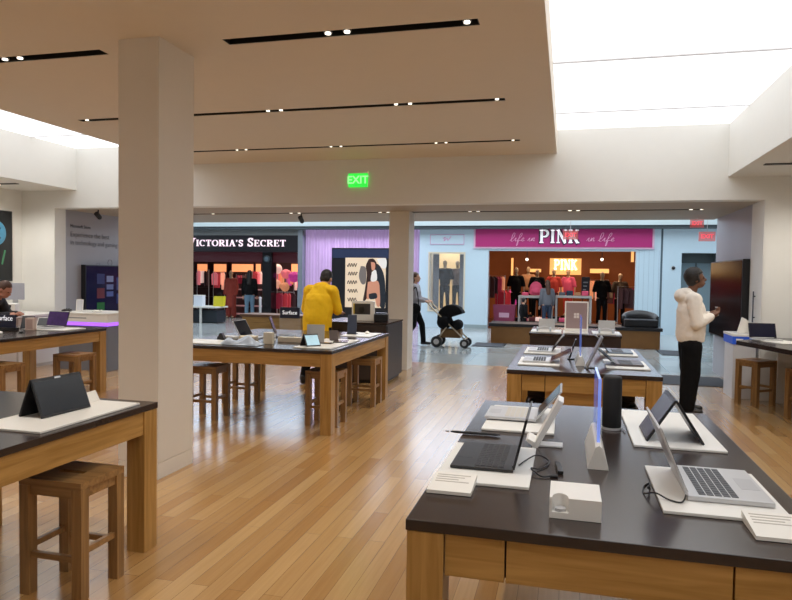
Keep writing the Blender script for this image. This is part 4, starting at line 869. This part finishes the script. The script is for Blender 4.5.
mannequin('mannequin with taupe top in the pale blue shop window, nearer the pink sign', (X(452.5), YM+.98, .52), PI, mat('taupe_top', L(120, 100, 88), .8), BLKF, MSK, .95, .50)
t = thing('shop_plaque', 'pale framed plaque with a pink squiggle above the mannequin window', 'sign', (X(446.5), YM, Zp(239.5, 446)))
B('plate', PALE, t, -.55, .55, -.02, 0, -.16, .16, bev=.004); bm = nb(); PK = mat('pink_line', L(212, 150, 196), .5, var=0)
for a in ((-.55, .55, .145, .16), (-.55, .55, -.16, -.145), (-.55, -.535, -.145, .145), (.535, .55, -.145, .145)): box(bm, a[0], a[1], -.026, -.0205, a[2], a[3])
obj('border', bm, PK, t); bm = nb(); ribbon(bm, curve2([(-.14, .02), (-.06, .07), (-.1, -.05), (0, .04), (.02, -.03), (.1, .06), (.12, .1)]), .02, .006, MT(0, -.021, 0) @ FACE); obj('squiggle', bm, PK, t)

# lavender curtain wall and dark poster kiosk
xp0, xp1 = X(304.5), X(418)
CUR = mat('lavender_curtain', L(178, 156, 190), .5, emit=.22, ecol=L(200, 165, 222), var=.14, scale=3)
bm = nb(); n = 120; rows = []
for i in range(n+1):
    x = xp0+(xp1-xp0)*i/n; y = YM+.08+.05*math.sin(i*1.9)+.02*math.sin(i*.7); rows.append((bm.verts.new((x, y, 0)), bm.verts.new((x, y, 3.14))))
for a, b in zip(rows, rows[1:]): bm.faces.new((a[0], b[0], b[1], a[1]))
tag(obj('shop_curtain', bm, CUR, None, True), 'tall lavender pleated curtain wall between the two mall shops', 'curtain')
YP = 18.6
def BX(px0, px1, py0, py1, Y): a, b = at(px0, py1, Y), at(px1, py0, Y); return a.x, b.x, a.z, b.z
a = BX(331, 387, 248, 318, YP)
t = thing('poster_kiosk', 'black poster stand with a cream advertisement before the lavender curtain', 'poster', ((a[0]+a[1])/2, YP, 0)); cx = t.location.x
B('frame', mat('kiosk_black', (.012, .014, .02), .3, var=.1), t, a[0]-cx, a[1]-cx+.1, 0, .35, 0, a[3], bev=.01)
B('header', mat('navy_header', L(40, 52, 78), .3, emit=.1, ecol=L(60, 80, 130), var=.2), t, a[0]-cx+.02, a[1]-cx+.08, -.012, -.001, a[3]-.30, a[3]-.04)
q = BX(345, 386, 258, 307, YP); CR = mat('poster_cream', L(226, 204, 178), .5, emit=.32, ecol=L(235, 205, 170), var=.06, scale=3)
po = B('poster', CR, t, q[0]-cx, q[1]-cx, -.014, -.002, q[2], q[3])
def pst(nm, pts, m, dep):       # a flat printed shape in poster pixels
    bm = nb(); vs = [bm.verts.new((at(px, py, YP).x-cx, dep, at(px, py, YP).z)) for px, py in pts]; bm.faces.new(vs); obj(nm, bm, m, po)
SKP = mat('poster_skin', L(214, 150, 122), .5, emit=.2, ecol=L(214, 140, 110), var=0); HRP = mat('poster_hair', L(62, 36, 30), .5, var=0); DKP = mat('poster_dark', L(40, 46, 56), .5, var=0); WTP = mat('poster_white', L(236, 228, 220), .5, emit=.2, ecol=(1, .95, .9), var=0)
sm = lambda pts: [(v.x, v.y) for v in curve_pts([(x, y, 0) for x, y in pts+[pts[0]]], 4)][:-1]
pst('jacket_print', sm([(372, 262), (380, 266), (385, 280), (385, 307), (380, 306), (377, 290), (372, 280)]), DKP, -.0150)
pst('hair_print', sm([(369, 259), (374, 259), (377, 266), (372, 280), (368, 296), (363, 302), (365, 290), (367, 275), (366, 266)]), HRP, -.0154)
pst('coat_print', sm([(361, 266), (366, 268), (366, 282), (362, 284), (359, 276)]), mat('poster_grey', L(140, 128, 122), .5, var=0), -.0158)
pst('torso_print', sm([(368, 282), (378, 281), (380, 292), (380, 305), (377, 306), (374, 296), (367, 299)]), SKP, -.0162)
pst('face_print', sm([(371, 262), (375, 263), (375, 269), (372, 270)]), SKP, -.0166)
pst('top_print', sm([(372, 272), (376, 270), (377, 280), (371, 281)]), WTP, -.0170)
pst('shorts_print', sm([(369, 294), (376, 293), (377, 298), (370, 299)]), DKP, -.0174)
pst('shirt_print', sm([(377, 259), (386, 258.5), (386, 268), (381, 267)]), WTP, -.0178)
INK = mat('poster_ink', L(70, 50, 40), .6, var=0); bm = nb()
for k in range(5):
    py = 265+k*8.6; pts = []
    for i in range(15): c = at(347.5+i*.68+(k % 2)*.5, py+1.7*math.sin(i*1.7+k), YP); pts.append((c.x-cx, c.z))
    ribbon(bm, curve2(pts), .022, .003, MT(0, -.0145, 0) @ FACE)
obj('script_lettering', bm, INK, po)

# shop with white serif letters
xv1 = X(299); BLKS = mat('black_fascia', (.010, .009, .012), .3, var=.1)
zv0, zv1 = Zp(334, 240), Zp(235.5, 240)
st(B('trim_12', mat('grey_soffit', L(120, 124, 124), .5), None, -16, xp0, YM-.1, YM+.25, zv1, 3.14))
t = thing('shop_sign', 'black shop fascia with white serif lettering above the dim red shop', 'sign', (X(246), YM, Zp(243, 246))); cx, cz = t.location.x, t.location.z
zf0 = Zp(262, 246)
B('fascia', BLKS, t, -16-cx, xv1-cx, -.12, .1, Zp(252, 246)-cz, zv1-cz, bev=.01)
lx0 = X(190); vm = mat('vs_letters', L(240, 226, 232), .4, emit=.5, ecol=L(245, 215, 228), var=0)
def advance(w, big): return sum(letter(c)[0]*(1.28 if q in big else 1)+.1 for q, c in enumerate(w))
VW, SW = advance("VICTORIA'S", (0,)), advance('SECRET', (0,)); vx = (X(287)-lx0)/((VW+SW+.4)*.22)
serif('lettering', "VICTORIA'S", .22, vm, t, lx0-cx, -.123, -.12, .03, big=(0,), w=vx, boldness=1.1); serif('lettering', 'SECRET', .22, vm, t, lx0-cx+(VW+.5)*.22*vx, -.123, -.12, .03, big=(0,), w=vx, boldness=1.1)
st(B('wall_shop_header', mat('dark_header', L(40, 14, 22), .5, emit=.1, ecol=L(120, 20, 40), var=.3, scale=2), None, -16, xv1, YM+.12, YM+.25, zf0, Zp(252, 246)))
st(B('column_black', mat('gloss_black', (.008, .008, .010), .12, var=0), None, X(262.5), X(271.5), YM-.02, YM+.4, 0, Zp(252, 246)))
t = thing('wall_emblem', 'small pale round emblem on the black column of the dim red shop', 'emblem', (X(267), YM-.022, Zp(259, 267)))
bm = nb(); lathe(bm, [(.12, 0), (.12, -.02), (.09, -.03)], 24, axis='Y'); obj('disc', bm, mat('emblem_grey', L(38, 48, 56), .4), t)
for k in range(4): obj('ray', box(nb(), -.015, .015, -.036, -.0305, -.08, .08, mx=Matrix.Rotation(k*PI/4, 4, 'Y')), mat('emblem_pale', L(90, 112, 124), .4, var=0), t)
st(B('column_silver', mat('brushed_silver', L(156, 166, 176), .25, metal=.6), None, X(299.3), X(304), YM-.15, YM+.3, 0, 3.14))
RIN = mat('red_interior', L(60, 24, 28), .6, var=.25, scale=1.5)
st(B('wall_shop_back', RIN, None, -16, xp0, 25.4, 25.6, 0, 3.6)); st(B('ceiling_shop', mat('dark_ceiling', L(36, 26, 28), .7), None, -16, xp0, YM+.25, 25.6, 3.1, 3.2)); st(B('wall_shop_side', RIN, None, xv1+.05, xp0, YM+.3, 25.4, 0, 3.1))
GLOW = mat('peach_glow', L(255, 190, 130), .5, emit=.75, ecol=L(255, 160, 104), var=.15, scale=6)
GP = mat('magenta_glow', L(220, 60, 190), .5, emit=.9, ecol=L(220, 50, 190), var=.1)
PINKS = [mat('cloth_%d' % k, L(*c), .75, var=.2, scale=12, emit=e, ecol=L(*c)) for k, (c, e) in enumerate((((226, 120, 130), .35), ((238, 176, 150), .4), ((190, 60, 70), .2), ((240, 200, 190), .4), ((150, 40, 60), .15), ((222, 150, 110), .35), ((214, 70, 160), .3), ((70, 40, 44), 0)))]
def display_bay(label, px0, px1, Y, gl=GLOW, cols=(0, 1, 2, 3), pt=263.5, pb=272, n=5):
    a = at(px0, pt, Y); b = at(px1, pb, Y); w = b.x-a.x
    t = thing('wall_bay', label, 'wall display', ((a.x+b.x)/2, Y, 0), 0, 'lit wall bays in the dim red shop')
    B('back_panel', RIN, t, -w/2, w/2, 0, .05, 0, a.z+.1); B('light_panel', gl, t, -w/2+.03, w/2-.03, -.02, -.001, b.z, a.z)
    for k in range(4): B('shelf', mat('shelf_dark', L(70, 44, 44), .5), t, -w/2, w/2, -.35, -.001, .25+.38*k, .275+.38*k)
    return t, w
def garment_rail(label, x, y, z, w, n, cols, rz=0, group='garment rails in the mall shops'):
    t = thing('garment_rail', label, 'clothes rail', (x, y, 0), rz, group)
    bm = nb(); tube(bm, [(-w/2, 0, 0.005), (-w/2, 0, z), (w/2, 0, z), (w/2, 0, .005)], .014); obj('rail_frame', bm, SILV, t)
    for s in (-1, 1): B('foot', SILV, t, s*w/2-.02, s*w/2+.02, -.22, .22, 0, .02)
    for k in range(n):
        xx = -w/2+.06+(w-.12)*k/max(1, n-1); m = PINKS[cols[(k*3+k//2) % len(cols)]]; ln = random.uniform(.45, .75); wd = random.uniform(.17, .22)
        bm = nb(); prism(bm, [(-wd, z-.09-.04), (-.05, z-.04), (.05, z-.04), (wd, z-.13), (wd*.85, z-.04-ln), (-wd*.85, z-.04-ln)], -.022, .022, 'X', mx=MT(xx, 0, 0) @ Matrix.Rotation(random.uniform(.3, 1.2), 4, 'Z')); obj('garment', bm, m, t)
    return t
def folded(label, x, y, z, m, w=.28, d=.22, h=.06, group='folded garments on shop tables'):
    t = obj('folded_garment', box(nb(), -w/2, w/2, -d/2, d/2, 0, h, bev=.02), m, None, True, (x, y, z)); return tag(t, label, 'folded garment', group)
YV = 24.9
for k, (a, b) in enumerate(((197, 208), (213.5, 227), (231.5, 254), (255.5, 261.5), (291, 299.5))):
    display_bay(('narrow peach-lit wall bay of the dim red shop right beside the tall column', 'second peach-lit wall bay from the tall column in the dim red shop', 'widest peach-lit wall bay in the dim red shop', 'slim peach-lit wall bay just left of the black column', 'peach-lit wall bay at the silver-column end of the dim red shop')[k], a, b, YV, pt=264-(.0), pb=272)
def V(px, py, Y): return at(px, py, Y)
for px, Y, z, w, n, cols, lab in ((203, 22.9, 1.75, .5, 5, (0, 1, 7, 3), 'rail of pink and dark garments nearest the tall column in the dim red shop'), (219, 24.1, 1.7, .5, 5, (0, 3, 1, 2), 'rail of peach and pink garments behind the yellow bag'), (241, 23.0, 1.6, .4, 5, (4, 2, 7, 4), 'rail of dark red garments behind the shopper in jeans'), (257, 24.1, 1.75, .4, 5, (2, 0, 3), 'short rail of red garments left of the black column'), (277, 23.7, 1.8, .45, 5, (1, 3, 5, 0), 'rail of peach garments right of the black column'), (293, 24.3, 1.75, .45, 6, (6, 0, 3, 5), 'rail with magenta and peach garments at the silver-column end'), (284, 21.6, 1.0, .8, 6, (4, 7, 2, 4), 'low rail of dark red garments right of the black column')):
    garment_rail(lab, at(px, 280, Y).x, Y, z, w, n, cols)
GL2 = lambda: None
for k, (px, py, c, r) in enumerate(((277.5, 269, 3, .19), (285, 287, 5, .17), (276, 284, 1, .17), (294, 277, 6, .2), (286, 274, 0, .18))):
    YB = (22.9, 22.2, 22.4, 22.3, 22.6)[k]; p = at(px, py, YB); t = thing('bust_form', ('pale round bust form highest right of the black column', 'tan round bust form low in the middle of the right cluster', 'peach round bust form beside the black column', 'magenta round bust form beside the silver column', 'pink round bust form in the centre of the right cluster')[k], 'bust form', (p.x, YB, 0), .1*k, 'bust forms on stands in the dim red shop')
    bm = nb(); ell(bm, (0, 0, p.z), (r, r*.6, r*1.0)); ell(bm, (-.1, -.1, p.z+.04), (.1, .09, .1)); ell(bm, (.1, -.1, p.z+.04), (.1, .09, .1)); skinned('torso', bm, PINKS[c], t, .02, 3)
    bm = nb(); tube(bm, [(0, 0, .02), (0, 0, p.z-r*.8)], .02); obj('pole', bm, SILV, t); bm = nb(); lathe(bm, [(.16, 0), (.16, .02)], 18); obj('base', bm, BLKM, t)
for px, lab, rr in ((240, 'white stacked boxes shelf left of the shopper in jeans', 3), (259.5, 'white stacked boxes shelf right of the shopper in jeans', 3)):
    t = thing('box_shelf', lab, 'shelf', (at(px, 300, 22.3).x, 22.3, 0)); B('frame', mat('shelf_dark', L(70, 44, 44), .5), t, -.22, .22, .12, .16, 0, 1.25)
    for k in range(4): B('shelf', mat('shelf_pink', L(190, 140, 140), .5, emit=.15, ecol=L(220, 160, 160)), t, -.22, .22, -.15, .12, .12+.3*k, .16+.3*k)
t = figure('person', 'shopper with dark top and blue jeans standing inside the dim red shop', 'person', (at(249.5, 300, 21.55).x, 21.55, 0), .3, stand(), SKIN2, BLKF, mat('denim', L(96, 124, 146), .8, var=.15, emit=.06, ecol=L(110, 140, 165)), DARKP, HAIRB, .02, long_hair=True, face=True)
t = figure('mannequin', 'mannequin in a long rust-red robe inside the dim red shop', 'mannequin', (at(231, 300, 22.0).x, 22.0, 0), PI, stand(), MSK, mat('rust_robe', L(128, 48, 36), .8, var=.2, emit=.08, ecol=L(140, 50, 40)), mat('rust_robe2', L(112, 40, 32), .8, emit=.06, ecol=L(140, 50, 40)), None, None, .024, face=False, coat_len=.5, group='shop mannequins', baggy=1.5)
# white table with items in the dim shop doorway
p = at(207, 306, 19.6); t = thing('shop_table', 'long white table in front of the dim red shop next to the tall column', 'table', (p.x-.3, 19.6, 0))
B('top', mat('table_white', L(214, 214, 208), .4), t, -1.0, .85, -.4, .4, p.z-.05, p.z, bev=.01)
for x in (-.95, .28): B('leg', _mc['table_white'], t, x-.03, x+.03, -.38, -.32, 0, p.z-.051); B('leg', _mc['table_white'], t, x-.03, x+.03, .32, .38, 0, p.z-.051)
B('lower_bin', mat('navy_bin', L(34, 42, 50), .5), t, -.9, .82, -.28, .3, .02, p.z-.12, bev=.02)
a = at(199.5, 305, 19.5); t = thing('product_box', 'white boxy carton standing on the long white shop table', 'box', (a.x, 19.5, p.z+.001)); B('carton', mat('cool_white', L(206, 214, 226), .5, emit=.08), t, -.16, .16, -.1, .1, 0, .34, bev=.01); B('lid', WHITE, t, -.165, .165, -.105, .105, .341, .36)
a = at(220.5, 305, 19.6); t = thing('shopping_bag', 'yellow shopping bag standing on the long white shop table', 'bag', (a.x-.05, 19.6, p.z+.001)); bm = nb(); prism(bm, [(-.17, 0), (.17, 0), (.2, .33), (-.15, .33)], -.08, .08, 'Y'); obj('bag', bm, mat('lime_yellow', L(196, 186, 40), .5, emit=.1, ecol=L(200, 190, 40)), t)
bm = nb(); tube(bm, curve_pts([(-.06, 0, .33), (-.03, 0, .43), (.06, 0, .43), (.09, 0, .33)]), .008); obj('handle', bm, BLKM, t, True)
a = at(260, 330, 17.5); t = thing('metal_post', 'slim grey metal post standing on the mall floor', 'post', (a.x, 17.5, 0)); bm = nb(); lathe(bm, [(.035, .02), (.035, .95), (.02, .97)], 14); obj('tube', bm, SILVP, t, True); bm = nb(); lathe(bm, [(.13, 0), (.13, .018)], 20); obj('base', bm, SILV, t)
t = thing('mall_bench', 'low brown wooden bench out on the mall floor behind the navy sign', 'bench', (at(282, 320, 15.5).x, 15.5, 0)); B('base', WX, t, -.95, .95, -.3, .3, 0, .55, bev=.01); B('seat', mat('brown_seat', L(110, 76, 50), .4), t, -1.0, 1.0, -.34, .34, .552, .62, bev=.01)

# mall bench with dark chairs in front of the pink shop
t = thing('mall_bench', 'long wood-sided bench with a dark top in front of the pink-signed shop', 'bench', (.2, 16.9, 0))
B('base', mat('bench_oak', L(150, 104, 54), .45, var=.12), t, -2.0, 1.95, -.35, .45, 0, .42, bev=.006); B('top', DARKP, t, -2.05, 2.0, -.4, .5, .422, .50, bev=.01)
t = thing('lounge_chair', 'black curved-back lounge chair on the end of the wood-sided bench', 'chair', (1.74, 16.95, .502)); 
B('seat', DARKP, t, -.38, .38, -.3, .3, 0, .18, bev=.03); bm = nb()
rows = []
for k in range(17):
    a = PI*k/16; c, s = math.cos(a), math.sin(a); rows.append([bm.verts.new(p) for p in ((.42*c, .02+.34*s, 0.0), (.42*c, .02+.34*s, .24+.14*s), (.35*c, .02+.27*s, .24+.14*s), (.35*c, .02+.27*s, 0.0))])
for a, b in zip(rows, rows[1:]):
    for i in range(4): bm.faces.new((a[i], b[i], b[(i+1) % 4], a[(i+1) % 4]))
bm.faces.new(rows[0]); bm.faces.new(rows[-1][::-1]); obj('backrest', bm, DARKP, t, True)

# pink shop interior
BRN = mat('amber_interior_glow', L(120, 66, 36), .6, var=.3, scale=3, emit=.10, ecol=L(190, 96, 40)); YI = 26.5  # faint orange glow in the walls stands in for warm ambient light
st(B('wall_pink_back', BRN, None, xw1+.05, 4, YI, YI+.2, 0, 3.6)); st(B('ceiling_pink', mat('pink_ceiling', L(70, 44, 32), .7), None, xw1+.05, 4, YM+.25, YI, 3.1, 3.2))
st(B('wall_pink_west', BRN, None, xw1+.03, xw1+.09, YM+.25, YI, 0, 3.1)); st(B('wall_pink_east', BRN, None, 2.9, 3.0, YM+.25, YI, 0, 3.1))
st(B('floor_pink', mat('wood_dark', L(110, 74, 50), .3), None, xw1+.09, 2.9, YM+.25, YI, -.002, .004))
a = BX(549.5, 581.5, 258.5, 274.5, YI-.1); t = thing('lit_sign', 'glowing amber PINK sign on the back wall of the pink-signed shop', 'sign', ((a[0]+a[1])/2, YI-.002, (a[2]+a[3])/2)); w, h = a[1]-a[0], a[3]-a[2]
B('panel', mat('amber_glow', L(250, 205, 130), .5, emit=.7, ecol=L(250, 186, 110), var=.12, scale=2), t, -w/2, w/2, -.06, 0, -h/2, h/2, bev=.01)
serif('lettering', 'PINK', .38, mat('cream_glow', L(255, 245, 225), .5, emit=1.3, ecol=L(255, 240, 210), var=0), t, -.42, -.064, -.12, .02, fit=.86, boldness=1.5)
WARM = mat('warm_strip', L(255, 205, 130), .5, emit=.8, ecol=L(255, 186, 110), var=0)
for (p0, p1, q0, q1, Y, lab) in ((511, 513.5, 258, 276, 25.8, 'thin vertical warm light strip on the far wall of the pink-signed shop'), (631, 634, 249, 262, 21.9, 'bright vertical warm light strip at the east jamb of the pink-signed shop'), (590, 609, 269, 273, 25.8, 'wide warm shelf light right of the glowing back-wall sign'), (530, 541, 269, 272, 25.8, 'small warm shelf light left of the glowing back-wall sign')):
    a = BX(p0, p1, q0, q1, Y); t = thing('light_strip', lab, 'light', ((a[0]+a[1])/2, Y, (a[2]+a[3])/2), 0); w, h = a[1]-a[0], a[3]-a[2]
    B('tube', WARM, t, -w/2, w/2, -.03, 0, -h/2, h/2); B('mount', BRN, t, -w/2-.01, w/2+.01, .001, YI-Y if Y > 23 else .2, -h/2-.01, h/2+.01)
for px in (527, 602):
    c = at(px, 259.5, 23.5); t = thing('ceiling_spot', 'small bright ceiling spot inside the pink-signed shop, %s of the glowing back-wall sign' % ('stroller side' if px < 560 else 'hoodie-person side'), 'spotlight', (c.x, 23.5, c.z))
    bm = nb(); ell(bm, (0, 0, 0), (.05, .05, .05)); obj('bulb', bm, LENS, t, True); bm = nb(); tube(bm, [(0, 0, .045), (0, 0, 3.1-c.z)], .012); obj('stem', bm, BLKM, t)
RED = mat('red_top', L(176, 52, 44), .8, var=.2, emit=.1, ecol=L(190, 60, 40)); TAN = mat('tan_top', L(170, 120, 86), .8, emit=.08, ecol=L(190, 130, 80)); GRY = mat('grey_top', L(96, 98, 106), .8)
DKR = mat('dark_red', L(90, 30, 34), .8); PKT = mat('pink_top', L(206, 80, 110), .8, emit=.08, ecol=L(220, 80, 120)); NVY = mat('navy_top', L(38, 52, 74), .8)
for px, Y, zz, top, bot, sc, lab in ((516, 23.2, .25, BLKF, BLKF, 1.0, 'mannequin all in black, farthest toward the stroller side of the pink-signed shop'), (528, 24.5, .3, TAN, BLKF, 1.0, 'mannequin in a tan top between two black ones in the pink-signed shop'), (537, 23.4, .25, BLKF, BLKF, .97, 'second mannequin all in black, left of the glowing back-wall sign'), (553.5, 23.8, .3, RED, DKR, .95, 'mannequin in a red top under the first letter of the glowing sign'), (568, 24.4, .3, PKT, RED, .95, 'mannequin in a pink top under the last letters of the glowing sign'), (602, 23.0, .1, BLKF, BLKF, 1.02, 'mannequin in a black dress right of the navy poster'), (620, 23.6, .1, mat('olive_top', L(74, 60, 46), .8), BLKF, 1.0, 'mannequin in a brown top near the east jamb of the pink-signed shop')):
    mannequin(lab, (at(px, 290, Y).x, Y, zz), PI+random.uniform(-.4, .4), top, bot, MSK, sc)
for px, Y, lab, w, z, n, cols in ((497, 22.3, 'rail of dark and blue garments just inside the west jamb of the pink-signed shop', .5, 1.7, 5, (7, 4, 5)), (506, 24.3, 'rail of plum garments at the stroller side of the pink-signed shop', .6, 1.2, 6, (4, 2, 6)), (560, 25.6, 'rail of mixed red garments under the glowing back-wall sign', .9, 1.65, 8, (2, 0, 5, 4)), (598, 25.6, 'rail of peach garments under the wide warm shelf light', .7, 1.6, 6, (5, 1, 4)), (614, 25.0, 'rail of brown garments on the east side of the pink-signed shop', .6, 1.5, 7, (7, 4, 5)), (628, 22.2, 'rail of dark garments at the east jamb of the pink-signed shop', .6, 1.4, 6, (7, 7, 4)), (543, 25.4, 'rail of red garments left of the glowing back-wall sign', .5, 1.5, 5, (2, 4, 5))):
    garment_rail(lab, at(px, 290, Y).x, Y, z, w, n, cols)
for k, (p0, p1, lab) in enumerate(((518.5, 553, 'grey-framed shop table in the pink doorway, stroller side'), (555, 591.5, 'grey-framed shop table in the pink doorway, behind the framed mauve sign'))):
    a = BX(p0, p1, 296, 322, YM+.9); t = thing('shop_table', lab, 'table', ((a[0]+a[1])/2, YM+.9, 0)); w = a[1]-a[0]; FR = mat('frame_grey', L(158, 156, 154), .4, emit=.05)
    B('top', FR, t, -w/2, w/2, -.35, .35, a[3]-.07, a[3], bev=.01); cx = t.location.x
    for s in (-1, 1):
        for y in (-.33, .27): B('leg', FR, t, *sorted((s*w/2, s*(w/2-.06))), y, y+.06, .0, a[3]-.071)
    B('plinth', mat('dark_plinth', L(40, 28, 24), .5), t, -w/2+.07, w/2-.07, -.3, .3, .005, .24)
    for j in range(4): folded(('pink folded garment', 'plum folded garment', 'pale folded garment', 'red folded garment')[j] + ' at the foot of the ' + ('grey-framed table on the stroller side', 'grey-framed table behind the framed sign')[k], cx-w/2+.22+j*(w-.44)/3, YM+.85, .242, (PKT, DKR, PINKS[3], RED)[j], .2, .3, .12)
    for j in range(4):
        if k == 0 and j in (1, 2): continue
        folded(('deep pink folded garment', 'grey folded garment', 'navy folded garment', 'tan folded garment')[j] + ' on top of the ' + ('grey-framed table on the stroller side', 'grey-framed table behind the framed sign')[k], cx-w/2+.2+j*(w-.4)/3, YM+.9, a[3]+.001, (PKT, GRY, NVY, TAN)[(j+k) % 4], .2, .3, .1+.05*(j % 2))
def backpack(label, px, py, Y, m):
    p = at(px, py, Y); t = thing('backpack', label, 'bag', (p.x, Y, p.z)); bm = nb(); ell(bm, (0, 0, .2), (.2, .12, .22)); ell(bm, (0, -.1, .13), (.14, .06, .11)); cap(bm, (-.12, 0, .06), (.12, 0, .06), .09, .09); skinned('body', bm, m, t, .016)
    bm = nb(); tube(bm, curve_pts([(-.04, 0, .4), (-.03, 0, .46), (.03, 0, .46), (.04, 0, .4)]), .01); obj('loop', bm, BLKM, t, True); return t
backpack('round pink backpack on the grey-framed table in the pink doorway', 535.7, 294.4, YM+.9, PKT)
t = thing('clothes_bin', 'plum merchandise bin with pale print beside the west jamb of the pink-signed shop', 'bin', (at(505, 300, YM+.7).x, YM+.7, 0)); bm = nb(); prism(bm, [(-.3, .005), (.3, .005), (.36, .75), (-.36, .75)], -.25, .25, 'Y'); obj('body', bm, mat('plum_bin', L(122, 44, 74), .6, var=.2), t); B('print_patch', mat('print_patch', L(190, 150, 170), .6), t, -.16, .16, -.256, -.2505, .35, .5)
a = BX(581, 590, 277, 299, 22.6); t = thing('poster_easel', 'navy poster with pale print on a stand in front of the black-dressed mannequin', 'poster', ((a[0]+a[1])/2, 22.6, 0)); w = a[1]-a[0]
B('board', mat('navy_board', L(34, 42, 56), .5), t, -w/2, w/2, -.02, .02, a[2], a[3], bev=.01); bm = nb()
for k in range(3): box(bm, -w*.28, w*.28-.03*k, -.025, -.0205, a[3]-.2-.12*k, a[3]-.16-.12*k)
obj('printing', bm, mat('board_print', L(150, 160, 170), .5, var=0), t); bm = nb(); tube(bm, [(-w/3, .03, .01), (-w/3, .03, a[2]+.3)], .015); obj('leg', bm, BLKM, t); bm = nb(); tube(bm, [(w/3, .03, .01), (w/3, .03, a[2]+.3)], .015); obj('leg', bm, BLKM, t)
t = figure('person', 'shopper in a grey top between the grey-framed tables of the pink doorway', 'person', (at(547, 300, YM+.2).x, YM+.35, 0), .4, stand(), SKIN2, GRY, NVY, DARKP, HAIRN, .02, long_hair=True, sc=.9)
t = figure('person', 'small child in dark clothes walking beside the wood-sided bench', 'person', (at(523.5, 315, 18.6).x, 18.6, 0), -.9, stand(kneL=(-.1, .12, .48), ankL=(-.11, .16, .12)), SKIN2, BLKF, BLKF, DARKP, HAIRB, .02, sc=.62)

# red EXIT sign reflections in glass, modelled as hung glowing panels
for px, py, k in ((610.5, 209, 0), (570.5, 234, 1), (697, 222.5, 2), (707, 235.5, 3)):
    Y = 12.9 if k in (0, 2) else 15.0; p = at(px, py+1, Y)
    t = thing('exit_sign', ('small red reflection of an EXIT sign at the soffit edge above the pink shop sign', 'small red EXIT sign reflection in front of the pink shop sign lettering', 'small red EXIT sign reflection at the soffit edge above the recessed door', 'lower small red EXIT sign reflection above the recessed door')[k], 'exit sign', (p.x, Y, p.z))
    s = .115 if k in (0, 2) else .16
    B('sign_panel', mat('exit_red_reflection', L(214, 150, 145), .4, emit=.2, ecol=L(235, 90, 95), alpha=.5, var=0), t, -s, s, -.02, .02, -s*.62, s*.62, bev=.008)
    text('lettering', 'EXIT', s*.75, mat('exit_reflection_letters', L(255, 90, 110), .4, emit=.6, ecol=L(255, 90, 105), var=0), t, MT(0, -.021, 0) @ FACE, .001, bold=.003)
    bm = nb(); tube(bm, [(0, 0, s*.62), (0, 0, (ZS if Y < 13 else 6.2)-p.z)], .006); obj('added_hanger', bm, SILVP, t)  # rod added to carry the panel that stands in for a reflection

# ------------------------------------------------------------------ lights
def area(name, loc, rot, sx, sy, W, col):
    l = bpy.data.lights.new(name, 'AREA'); l.shape = 'RECTANGLE'; l.size = sx; l.size_y = sy; l.energy = W; l.color = col
    o = bpy.data.objects.new(name, l); COL.objects.link(o); o.location = loc; o.rotation_euler = rot; return o
def spot(name, loc, W, ang=100, col=(1, .94, .85), r=.04, tilt=(0, 0, 0)):
    l = bpy.data.lights.new(name, 'SPOT'); l.energy = W; l.spot_size = math.radians(ang); l.spot_blend = .8; l.color = col; l.shadow_soft_size = r
    o = bpy.data.objects.new(name, l); COL.objects.link(o); o.location = loc; o.rotation_euler = tilt; return o
area('mall_daylight', (-4, 17.2, 6.15), (0, 0, 0), 18, 5.5, 700, (.90, .95, 1))
for x in (-5.2, -3.2, -1.2):
    for y in (2.68, 4.8, 6.92, 9.01): spot('track_lamp', (x, y, ZC-.03), 72)
for x in (-7.5, -5.5, -3.5, -1, 1): spot('soffit_lamp', (x, 11.4, ZS-.02), 22)
for x, y in ((3.0, 9.0), (3.0, 6.5), (-9.1, 9.1), (-9.1, 6.8)): spot('wall_wash', (x, y, ZB-.03), 66, 150)
for x in (-11.5, -9.5): area('shop_lamp', (x, 23, 3.05), (0, 0, 0), 1.5, 1.5, 30, (1, .75, .6))
for x in (-1.5, 0.2, 1.6): area('shop_lamp', (x, 23.6, 3.05), (0, 0, 0), 1.0, 1.5, 26, (1, .72, .48))
area('window_lamp', ((xw0+xw1)/2, YM+1.1, 2.6), (0, 0, 0), .8, .4, 2.5, (1, .85, .65))
area('curtain_lamp', (-6.6, YM-.5, 3.1), (-.35, 0, 0), 3.2, .2, 40, (.85, .7, 1))
w = bpy.data.worlds.new('world'); S.world = w; w.use_nodes = True; w.node_tree.nodes['Background'].inputs[0].default_value = (.8, .88, 1, 1); w.node_tree.nodes['Background'].inputs[1].default_value = .15
S.view_settings.view_transform = 'Standard'; S.view_settings.look = 'None'; S.view_settings.exposure = .32
S.cycles.use_denoising = True
S.cycles.max_bounces = 8; S.cycles.diffuse_bounces = 5; S.cycles.sample_clamp_indirect = 6
